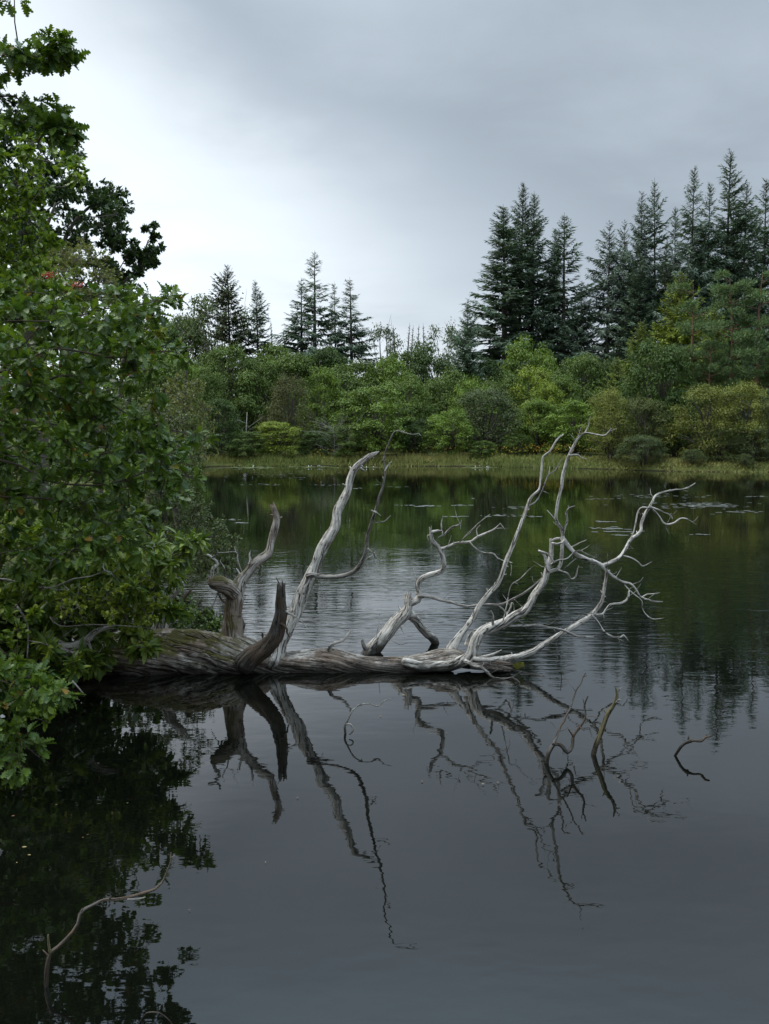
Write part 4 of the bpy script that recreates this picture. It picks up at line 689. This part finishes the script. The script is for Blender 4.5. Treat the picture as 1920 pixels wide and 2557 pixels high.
PR = {'b': [broadleaf(100 + i, 15000, 0.17, nclump=80 + 8 * i) for i in range(5)], 'w': [broadleaf(200 + i, 17000, 0.125, 0.85, 95, narrow=False) for i in range(3)], 'a': [broadleaf(300 + i, 5000, 0.15, 0.8, 60, airy=1) for i in range(3)],
      'c': [conifer(400, 0.05), conifer(401, 0.45, dead=0.5, droop=0.9), conifer(402, 0.3, R=3.6, droop=.5, dead=.3), conifer(403, 0.3, dead=0.5, R=4.2), conifer(404, 0.4, R=4.5, droop=1.0, dead=.4), conifer(405, 0.4, R=3.9, dead=.4, step=.6, needle=.62)], 's': [conifer(410, 0.75, dead=0.8, R=3.6, start=0.16, step=0.56, sp=0.85, needle=0.58, droop=0.9), conifer(411, 0.6, dead=0.6, R=3.2, start=0.2, step=0.52, sp=0.85, needle=0.58, droop=0.75), conifer(412, 0.9, dead=0.6, R=3.4, start=0.2, step=0.5, sp=0.8, needle=0.62, droop=1.0)], 'd': [conifer(420, 0.1, R=4.6, Hh=22, droop=0.35)], 'l': [conifer(430, 0.1, R=3.6, Hh=15, droop=0.5, step=.27, start=.06, sp=0.85, needle=0.42)], 'p': [pine(440), pine(441), pine(442)], 't': [conifer(450, 0.6, Hh=14, R=0.8, dead=0.9, step=.6, needle=.22)]}
NAMES = {'b': ('broadleaf_tree', 'tree'), 'w': ('willow_tree', 'tree'), 'a': ('open_crowned_tree', 'tree'), 'c': ('spruce_tree', 'conifer'), 's': ('thin_spruce_tree', 'conifer'), 'd': ('dark_fir_tree', 'conifer'), 'l': ('larch_tree', 'conifer'), 'p': ('pine_tree', 'pine'), 't': ('thin_spruce_tree', 'conifer')}
G = (0.112, 0.16, 0.034); GB = (0.15, 0.215, 0.032); GY = (0.225, 0.27, 0.038); GR = (0.105, 0.132, 0.054); GD = (0.068, 0.108, 0.026); OL = (0.2, 0.21, 0.044); BR = (0.11, 0.11, 0.036); SP = (0.115, 0.165, 0.105); SB = (0.14, 0.185, 0.14); SD = (0.092, 0.142, 0.08); LA = (0.22, 0.265, 0.03); PN = (0.12, 0.178, 0.064)  # spruce green SP is lightened so the colour carries some distance haze
trng = random.Random(5)
def far_tree(kind, px, top, wpx, D, col, label, group=None, base_py=None, var=None):
    pr = PR[kind]; cm, tm, ph, pw = pr[trng.randrange(len(pr)) if var is None else var]
    zt = P(px, top, D).z; x = P(px, top, D).x; zb = gz(x, D) - 0.05
    sx = wpx * D / F / pw; sz = (zt - zb) / ph
    if kind in 'bwa': sx = min(max(sx, 0.55 * sz), 1.6 * sz)
    if kind in 'csd': sx *= (1.4 if kind == 's' else 1.1) * trng.uniform(0.88, 1.18)
    nm, cat = NAMES[kind]; r = empty(nm, (x, D, zb)); r.rotation_euler = (0, 0, trng.uniform(0, 6.28)); r.scale = (sx, sx, sz); tag(r, label, cat, group)
    for n, me in (('crown', cm), ('trunk', tm)):
        o = bpy.data.objects.new(n, me); COL.objects.link(o); o.parent = r
        j = trng.uniform(0.85, 1.15); o.color = (col[0] * j, col[1] * j, col[2] * j, 1)
        if n == 'crown': o['kind'] = 'stuff'
    return r
FB = 'broadleaf trees along the far shore'; SPG = 'tall spruces of the right-hand stand'; SL = 'tall dark blue-green spruce in the dense stand behind the pines'; FBL = 'rounded green broadleaf tree massed behind the far shore, below the conifers'
far_list = [
 # front row on the far bank
 ('b', 545, 985, 120, 79.5, GD, 'dark round tree on the far bank beside the golden birch'), ('b', 690, 1046, 135, 80, GY, 'low spreading yellow-green tree leaning over the far bank grass'), ('w', 725, 930, 140, 83, BR, 'brownish olive bushy tree above the low spreading yellow-green one'),
 ('b', 935, 955, 215, 81, GB, 'broad domed light green tree beside the bare grey twiggy bush'), ('b', 870, 1058, 110, 79.5, G, 'small green tree under the bare grey twiggy bush'), ('b', 1125, 1012, 130, 79.5, GB, 'low light green tree with tiered branches between two rounder trees on the far bank'), ('w', 1215, 962, 205, 82, GR, 'large grey-green twiggy tree on the far bank'), ('b', 1345, 990, 140, 81, GB, 'bright green tree to one side of the large grey-green tree'), ('b', 1205, 1098, 100, 78.5, G, 'low green bush at the foot of the large grey-green tree'), ('b', 1430, 992, 160, 80, GB, 'bright green tree beside the olive willows on the far bank'), ('b', 1040, 1040, 100, 81, GD, 'small dark tree in the gap beside the broad domed tree'), ('b', 620, 1075, 110, 79, G, 'small green tree at the grass edge beside the dark round tree'), ('b', 790, 1070, 100, 80.5, GD, 'small dark tree below the brownish olive tree'), ('b', 1290, 1075, 90, 79.5, G, 'small bush of leafy sprays at the far grass edge')]
for cx, top, w, D, c in ((570, 848, 180, 92, G), (500, 905, 130, 88, G), (640, 880, 150, 93, G), (730, 870, 180, 95, G), (800, 905, 150, 89, GB), (880, 882, 190, 92, G), (960, 876, 170, 93, GB), (1010, 915, 150, 87, G), (1080, 838, 170, 96, GD), (1120, 905, 150, 90, G), (1180, 930, 140, 88, GB), (1255, 915, 150, 90, G), (1450, 868, 170, 88, G), (1520, 880, 120, 89, GD), (1400, 925, 140, 86, G), (1010, 850, 120, 97, G), (690, 840, 120, 98, G), (820, 855, 130, 99, GD), (1200, 880, 130, 95, GD)):
    kd = 'mid-green' if c is G else 'bright green' if c is GB else 'deep green'
    far_list.append(('b', cx, top, w, D, c, 'rounded %s broadleaf tree massed behind the far shore, below the conifers' % kd, kd + ' ' + FB))
far_list += [
 ('b', 1330, 905, 165, 89, GY, 'yellow-green round tree below the two-spired spruce clump'), ('b', 1320, 822, 160, 96, GB, 'leafy tree growing against the trunks of the spruce clump'), ('b', 1365, 945, 120, 85, GY, 'small yellow-green tree in front of the round yellow-green one'),
 ('b', 320, 742, 230, 46, GB, 'full light green tree glimpsed between the near oak and the golden birch'), ('b', 395, 880, 150, 44, G, 'low green tree close behind the golden birch'),
 ('b', 430, 868, 170, 74, GB, 'light green tree rising behind the golden birch'), ('b', 450, 770, 150, 112, G, 'hazy blue-green tree on the rise behind the left shore'), ('a', 540, 690, 80, 108, GR, 'thin open-crowned tree touching the dark-skirted fir'), ('a', 490, 745, 110, 110, GR, 'open twiggy tree left standing among the hazy trees behind the left shore'), ('a', 955, 795, 70, 125, GR, 'small see-through tree on the skyline next to a row of bare spruce tips'), ('a', 1105, 786, 85, 122, GR, 'small see-through tree on the skyline next to the slim dark spruce'), ('b', 400, 790, 120, 108, GD, 'dark tree on the rise nearest the large oak'),
 ('d', 573, 662, 125, 100, (0.06, 0.072, 0.028), 'dark-skirted fir with a narrow pointed top over the far shore'), ('c', 645, 697, 95, 100, SD, 'small dark cone-shaped spruce beside the dark-skirted fir'), ('s', 784, 626, 125, 104, SP, 'tallest thin spruce of the sparse group over the far shore'), ('s', 752, 692, 100, 105, SP, 'leaning sparse spruce clinging to the tallest thin spruce'), ('s', 838, 702, 62, 107, SP, 'slim ragged spruce between two fuller sparse spruces'), ('s', 879, 692, 105, 104, SP, 'sparse spruce at the end of the thin group, nearest the see-through tree'),
 ('c', 1166, 744, 100, 95, SD, 'slim dark spruce at the edge of the right-hand stand'), ('c', 1264, 513, 175, 116, SP, 'broad full spruce forming the flank of the two-spired clump'), ('c', 1299, 455, 130, 118, SB, 'tallest spire of the two-spired spruce clump'), ('c', 1332, 478, 150, 117, SP, 'second spire of the two-spired spruce clump'), ('c', 1411, 526, 140, 116, SP, 'lone-topped spruce next to the two-spired clump'), ('c', 1383, 572, 100, 119, SB, 'shorter spruce tucked behind the lone-topped spruce'), ('c', 1450, 700, 110, 114, SP, 'short spruce filling the foot of the lone-topped spruce'), ('c', 1522, 550, 165, 113, SB, 'loose-branched spruce standing in the gap between the spruce clumps')]
for cx, top, w, c in ((1560, 548, 110, SP), (1600, 476, 140, SB), (1643, 441, 130, SB), (1690, 515, 120, SP), (1729, 416, 145, SB), (1772, 456, 130, SP), (1862, 450, 140, SD), (1916, 445, 150, SD), (1660, 600, 120, SD), (1750, 560, 130, SD), (1840, 560, 140, SD), (1970, 470, 150, SP), (1590, 640, 110, SP)):
    kd = 'pale blue-green' if c is SB else 'grey-green' if c is SP else 'dark green'
    far_list.append(('c', cx, top, w, 108 + (cx % 7), c, 'tall %s spruce in the dense stand behind the pines' % kd, kd + ' ' + SPG))
far_list.append(('c', 1819, 376, 160, 110, SB, 'tallest spruce of all, topping the dense stand behind the pines'))
far_list += [
 ('l', 1683, 680, 165, 84, LA, 'yellow-green larch with feathery spire in front of the spruces'), ('l', 1590, 805, 140, 83, (0.18, 0.225, 0.035), 'short feathery yellow-green larch beside the taller larch'), ('l', 1550, 892, 85, 80, (0.17, 0.21, 0.035), 'smallest feathery larch, low beside the dark oak'), ('l', 1775, 760, 120, 86, (0.18, 0.225, 0.035), 'yellowish larch showing between the pines'),
 ('p', 1728, 693, 150, 77, PN, 'pine with straight orange trunk beside the feathery larch'), ('p', 1818, 676, 165, 76, PN, 'pine with tiered branches between two other pines'), ('p', 1910, 664, 190, 75, PN, 'stout pine with forked reddish trunk furthest from the larches'), ('p', 1776, 830, 100, 75, PN, 'short slender pine standing between taller pines'),
 ('b', 1640, 826, 185, 75, GD, 'dark green oak below the larches on the far bank'), ('w', 1528, 965, 135, 72.5, OL, 'olive willow in front of the dark oak, next to the bright green trees'), ('w', 1605, 985, 150, 72, (0.12, 0.135, 0.04), 'dull olive willow at the foot of the dark oak'), ('w', 1775, 952, 200, 69.5, OL, 'large olive willow below the pines'), ('w', 1862, 945, 160, 69, OL, 'olive willow under the tiered pine, beside the large willow'), ('w', 1925, 985, 120, 68, (0.115, 0.13, 0.04), 'willow under the stout forked pine'), ('b', 1690, 960, 140, 74, GD, 'dark shaded tree between the two groups of willows'),
 ('w', 1605, 1083, 185, 69.3, (0.095, 0.12, 0.048), 'low wide grey-green sallow bush at the water edge'), ('w', 1730, 1120, 120, 67.4, (0.085, 0.11, 0.04), 'low rounded bush at the water edge beside the wide sallow bush'), ('w', 1862, 1132, 95, 66.3, (0.12, 0.145, 0.055), 'small pale bush on the water edge below the willows'), ('w', 1880, 1055, 120, 67.6, GR, 'grey twiggy bush behind the small pale bush'), ('w', 1800, 1060, 110, 68.2, (0.1, 0.12, 0.038), 'dark olive bush under the large willow')]
for cx, top in ((683, 798), (715, 822), (993, 812), (1012, 806), (1022, 812), (1038, 808), (1062, 806), (970, 815), (735, 812)):
    far_list.append(('t', cx, top, 26, 150, SD, 'thin bare spruce tip poking above the skyline trees', 'bare spruce tips on the skyline'))
for a in far_list:
    k, px, top, w, D, c, lab = a[:7]; far_tree(k, px, top, w, D, c, lab, a[7] if len(a) > 7 else None, var={1728: 0, 1818: 2, 1910: 0}.get(px) if k == 'p' else None)
# the wood goes on behind and beside what the frame shows
WL = 'continuous dark wood on the rising ground behind the shore trees'
wr = np.random.default_rng(77); pv, pd, pn = [], [], []
for i in range(150):
    u = wr.random(); x = -70 + 190 * u; y = 118 + 30 * wr.random() + 0.0 * x
    if -8 < x < 14: y += 30
    hgt = wr.uniform(6, 9) if x < 16 else wr.uniform(9, 15)
    b = gz(x, y); m = 380; uu = unit(wr.normal(size=(m, 3))); r = np.array([4.5, 4.0, hgt / 2]); pv.append(np.array([x, y, b + hgt / 2]) + uu * r * wr.random((m, 1)) ** .3); pd.append(unit(wr.normal(size=(m, 3)))); pn.append(unit(uu + [0, 0, .6]))
V, Fs, T = scatter(DIA, np.concatenate(pv), np.concatenate(pd), np.concatenate(pn), wr.uniform(.5, 1.0, 150 * 380), np.clip(wr.normal(.4, .25, 150 * 380), 0, 1))
wo = link('distant_wood', mk('distant_wood', V, [Fs], {'tint': T}), M['fardark']); tag(wo, WL, 'wood', kind='stuff')
# dead snag and bare twiggy bushes on the far bank
def snag(name, label, cat, px, base, top, D, n, spread, seed, thick):
    r = empty(name, P(px, base, D)); tag(r, label, cat); rg = random.Random(seed); tb = Tubes(); a = P(px, base, D); b = P(px, top, D); a.z = gz(a.x, D) - .1
    tb.add([a, a.lerp(b, .5) + Vector((rg.uniform(-.2, .2), 0, 0)), b], [thick, thick * .8, thick * .4], 7, .15, seed, broken=True); link('trunk', tb.mesh('trunk'), M['palebark'], r)
    for i in range(n):
        k = Tubes(); s = a.lerp(b, rg.uniform(.15, .95)); ang = rg.uniform(-1, 1); l = spread * rg.uniform(.5, 1.1); e = s + Vector((math.copysign(1, ang) * l * rg.uniform(.4, 1), rg.uniform(-.8, .3) * l * .6, l * rg.uniform(.1, .9))); m_ = s.lerp(e, .5) + Vector((rg.uniform(-.2, .2), 0, rg.uniform(-.1, .3)))
        k.add([s, m_, e], [thick * .4, thick * .3, thick * .1], 5, .05, i, step=.2, wob=.6)
        for j in range(3):
            q = m_.lerp(e, rg.uniform(0, .8)); k.add([q, q + Vector((rg.uniform(-.6, .6), rg.uniform(-.4, .2), rg.uniform(0, .7)))], [thick * .18, thick * .06], 3, 0)
        link('branch', k.mesh('branch'), M['palebark'], r)
snag('dead_snag', 'pale broken dead snag standing among the far bank trees', 'dead tree', 617, 1100, 1030, 79.8, 7, 1.3, 4, .05)
snag('bare_bush', 'bare grey twiggy bush beside the broad domed tree', 'dead tree', 832, 1110, 1062, 79.4, 34, 2.3, 6, .03)

# ------------------------------------------------------------------ sedge, flowers, floating plants
gr = np.random.default_rng(8)
def shore_points(n, x0, x1, lo, hi):
    out = []
    while len(out) < n:
        x = gr.uniform(x0, x1, n * 3); y = gr.uniform(60, 82, n * 3); s = lake_sd(x, y) + 0.2 * np.sin(x * 1.7) + .25 * np.sin(x * .61 + 1); k = (s > lo) & (s < hi); out.extend(np.stack([x, y], 1)[k])
    return np.array(out[:n])
t = NT('sedge_blade'); at = t.n('ShaderNodeAttribute', attribute_name='tint'); c = t.mix(at.outputs['Fac'], (0.11, 0.155, 0.03), (0.31, 0.255, 0.085))
bs = t.n('ShaderNodeBsdfPrincipled', {'Base Color': c, 'Roughness': 0.6, 'Specular IOR Level': 0.2}); t.surf(bs.outputs[0])
q = shore_points(30000, -16, 30, -0.1, 3.2); n = len(q); s = lake_sd(q[:, 0], q[:, 1])
z = np.maximum(ground_z(q[:, 0], q[:, 1]), 0.0); hh = gr.uniform(.15, .5, n) * np.where(q[:, 0] > 14.5, .45, 1.0) * np.clip(.75 + .35 * (s + 1), .35, 1.15) * (0.55 + 0.45 * np.sin(q[:, 0] * 0.9) ** 2); az = gr.uniform(0, 6.28, n); wv = np.stack([np.cos(az), np.sin(az), 0 * az], 1) * .022
b = np.stack([q[:, 0], q[:, 1], z - .03], 1); tip = b + np.stack([gr.normal(size=n) * .14, gr.normal(size=n) * .14, hh], 1)
V = np.stack([b - wv, b + wv, tip], 1).reshape(-1, 3); ti = np.clip(gr.normal(.40, .2, n) + .35 * np.sin(q[:, 0] * .35 + 1) * .5 + .25 * np.clip(s - 1, -1, 1) * .4, 0, 1)
tag(link('sedge', mk('sedge', V, [np.arange(3 * n).reshape(-1, 3)], {'tint': np.repeat(ti, 3)}), t.m), 'belt of green and straw sedge along the far water edge', 'grass', kind='stuff')
fl = plain_mat('yellow_petal', (0.42, 0.27, 0.03), .6, .3)
fp = []
for c0, sp_, m in ((800, 30, 40), (1000, 60, 40), (1290, 60, 150), (1390, 45, 190), (1120, 50, 60), (900, 40, 30)):
    px = gr.normal(c0, sp_, m); D = gr.uniform(77.5, 79.5, m) if c0 < 1200 else gr.uniform(75.5, 78.5, m); fp.append(np.stack([(px - CX) / F * D, D], 1))
fp = np.concatenate(fp); k = lake_sd(fp[:, 0], fp[:, 1]) > 0.3; fp = fp[k]; n = len(fp); pz = ground_z(fp[:, 0], fp[:, 1]) + gr.uniform(.45, .95, n)
V, Fs, T = scatter(DIA, np.stack([fp[:, 0], fp[:, 1], pz], 1), unit(gr.normal(size=(n, 3))), unit(gr.normal(size=(n, 3)) + [0, -1, 1]), gr.uniform(.06, .12, n), gr.random(n))
tag(link('ragwort_flowers', mk('ragwort_flowers', V, [Fs], {'tint': T}), fl), 'scattered yellow flower heads above the far sedge', 'flowers', kind='stuff')
pad = leaf_mat('lily_pad', (0.10, 0.13, 0.035), (0.26, 0.28, 0.11), .35, .0, spec=.6); pal = leaf_mat('pondweed_leaf', (0.07, 0.075, 0.06), (0.20, 0.20, 0.18), .3, .0, spec=.8)
def disc(r, nn=7): a = np.linspace(.35, 2 * math.pi - .35, nn); return np.concatenate([[(0, 0, 0)], np.stack([np.cos(a) * r, np.sin(a) * r, 0 * a], 1)]), np.array([(0, i, i + 1) for i in range(1, nn)])
def pads(name, label, cat, spots, mat, r0, r1, hz):
    tv, tf = disc(1.0); Vs, Fa, Ti = [], [], []; m0 = 0
    for px, py, wpx, hpx, m in spots:
        x = gr.normal(px, wpx / 2.2, m); y = gr.normal(py, hpx / 2.2, m); y = np.maximum(y, 1166.5)
        e = PITCH + np.arctan((y - CY) / F); D = CAMH / np.tan(e); X = (x - CX) / F * D / (math.cos(PITCH)) * 1.0
        a = gr.uniform(0, 6.28, m); r = gr.uniform(r0, r1, m)
        ca, sa = np.cos(a)[:, None], np.sin(a)[:, None]
        vx = X[:, None] + r[:, None] * (tv[:, 0] * ca - tv[:, 1] * sa); vy = D[:, None] + r[:, None] * (tv[:, 0] * sa + tv[:, 1] * ca); vz = np.full_like(vx, .004) + gr.uniform(0, hz, (m, 1)) + .0
        Vs.append(np.stack([vx, vy, vz], -1).reshape(-1, 3)); Fa.append((tf[None] + (m0 + np.arange(m) * len(tv))[:, None, None]).reshape(-1, 3)); m0 += m * len(tv); Ti.append(np.repeat(np.clip(gr.normal(.5, .25, m), 0, 1), len(tv)))
    return tag(link(name, mk(name, np.concatenate(Vs), [np.concatenate(Fa)], {'tint': np.concatenate(Ti)}), mat), label, cat, None, 'stuff')
pads('lily_pads', 'rafts of pale green lily pads floating near the far sedge', 'water lilies', [(620, 1168.5, 110, 2.5, 70), (783, 1160 + 7, 60, 1.5, 40), (925, 1167, 30, 1.5, 18), (1195, 1168, 60, 1.8, 40)], pad, .12, .3, .04)
wf = []
for px, m in ((625, 2), (785, 6), (922, 2), (1195, 5)):
    for i in range(m):
        x = gr.normal(px, 17); D = 74.0 + gr.uniform(-.8, .8); wf.append(((x - CX) / F * D, D, .06 + .05 * gr.random()))
wf = np.array(wf); V, Fs, T = scatter(DIA, np.repeat(wf, 5, 0), unit(gr.normal(size=(len(wf) * 5, 3)) + [0, 0, .8]), unit(gr.normal(size=(len(wf) * 5, 3))), gr.uniform(.06, .10, len(wf) * 5), gr.random(len(wf) * 5))
tag(link('lily_flowers', mk('lily_flowers', V, [Fs], {'tint': T}), plain_mat('white_petal', (.8, .8, .76), .5, .05)), 'white water lily blooms on the rafts of pads', 'flowers', kind='stuff')
sp = [(700, 1185, 120, 12, 60), (660, 1210, 60, 2, 14), (590, 1298, 30, 1.5, 6), (605, 1306, 22, 1.5, 6), (760, 1193, 24, 1, 6), (820, 1211, 60, 1.6, 16), (890, 1220, 16, 2, 6), (940, 1211, 14, 1, 4), (1000, 1216, 30, 2, 8), (1020, 1262, 30, 1.2, 8), (1070, 1264, 40, 3, 16), (1150, 1262, 40, 1.5, 10), (1130, 1290, 40, 1, 10), (1280, 1268, 40, 3, 14), (1270, 1288, 70, 3, 20), (1330, 1290, 30, 2, 8), (1500, 1246, 45, 1, 10), (1620, 1240, 120, 6, 50), (1720, 1260, 130, 9, 90), (1790, 1264, 90, 6, 50), (1850, 1278, 70, 4, 24), (1900, 1240, 40, 2, 10), (1510, 1303, 40, 1.3, 10), (1530, 1320, 50, 4, 20), (1545, 1328, 60, 1.4, 18), (1545, 1337, 28, 1, 6), (1750, 1335, 24, 1.2, 6), (1185, 1245, 12, 1, 4)]
pads('pondweed_leaves', 'thin drifts of floating pondweed leaves out on the lake', 'pondweed', sp, pal, .04, .12, .006)
fm = {'y': plain_mat('yellow_fallen_leaf', (.26, .21, .09), .6, .3), 'o': plain_mat('orange_fallen_leaf', (.17, .09, .045), .6, .3)}
for i, (px, py, s_, c) in enumerate(((33, 2040, 11, 'o'), (141, 2012, 8, 'o'), (61, 2118, 14, 'y'), (73, 2138, 10, 'y'), (42, 2157, 6, 'y'), (219, 2087, 6, 'o'), (207, 2094, 6, 'o'), (318, 2008, 6, 'y'), (1008, 1737, 10, 'y'), (950, 1789, 7, 'o'), (1206, 1960, 9, 'y'), (743, 1994, 8, 'o'), (1054, 1953, 8, 'o'), (1243, 1956, 6, 'y'), (473, 2275, 5, 'o'), (663, 2156, 5, 'y'), (1115, 1832, 5, 'o'))):
    e = PITCH + math.atan((py - CY) / F); D = CAMH / math.tan(e); p0 = P(px, py, D); s = s_ * 0.8 * math.hypot(D, CAMH) / F
    V, Fs = RND; me = mk('floating_leaf', V * s * np.array([1, 1, .35]) - np.array([0, s / 2, -.006]), [Fs]); me.materials.append(fm[c])
    o = bpy.data.objects.new('floating_leaf', me); COL.objects.link(o); o.location = (p0.x, D, .003); o.rotation_euler = (0, 0, trng.uniform(0, 6.28))
    tag(o, ('small yellow fallen leaf' if c == 'y' else 'small orange-brown fallen leaf') + ' floating on the dark water', 'leaf', ('yellow' if c == 'y' else 'orange-brown') + ' fallen leaves afloat')
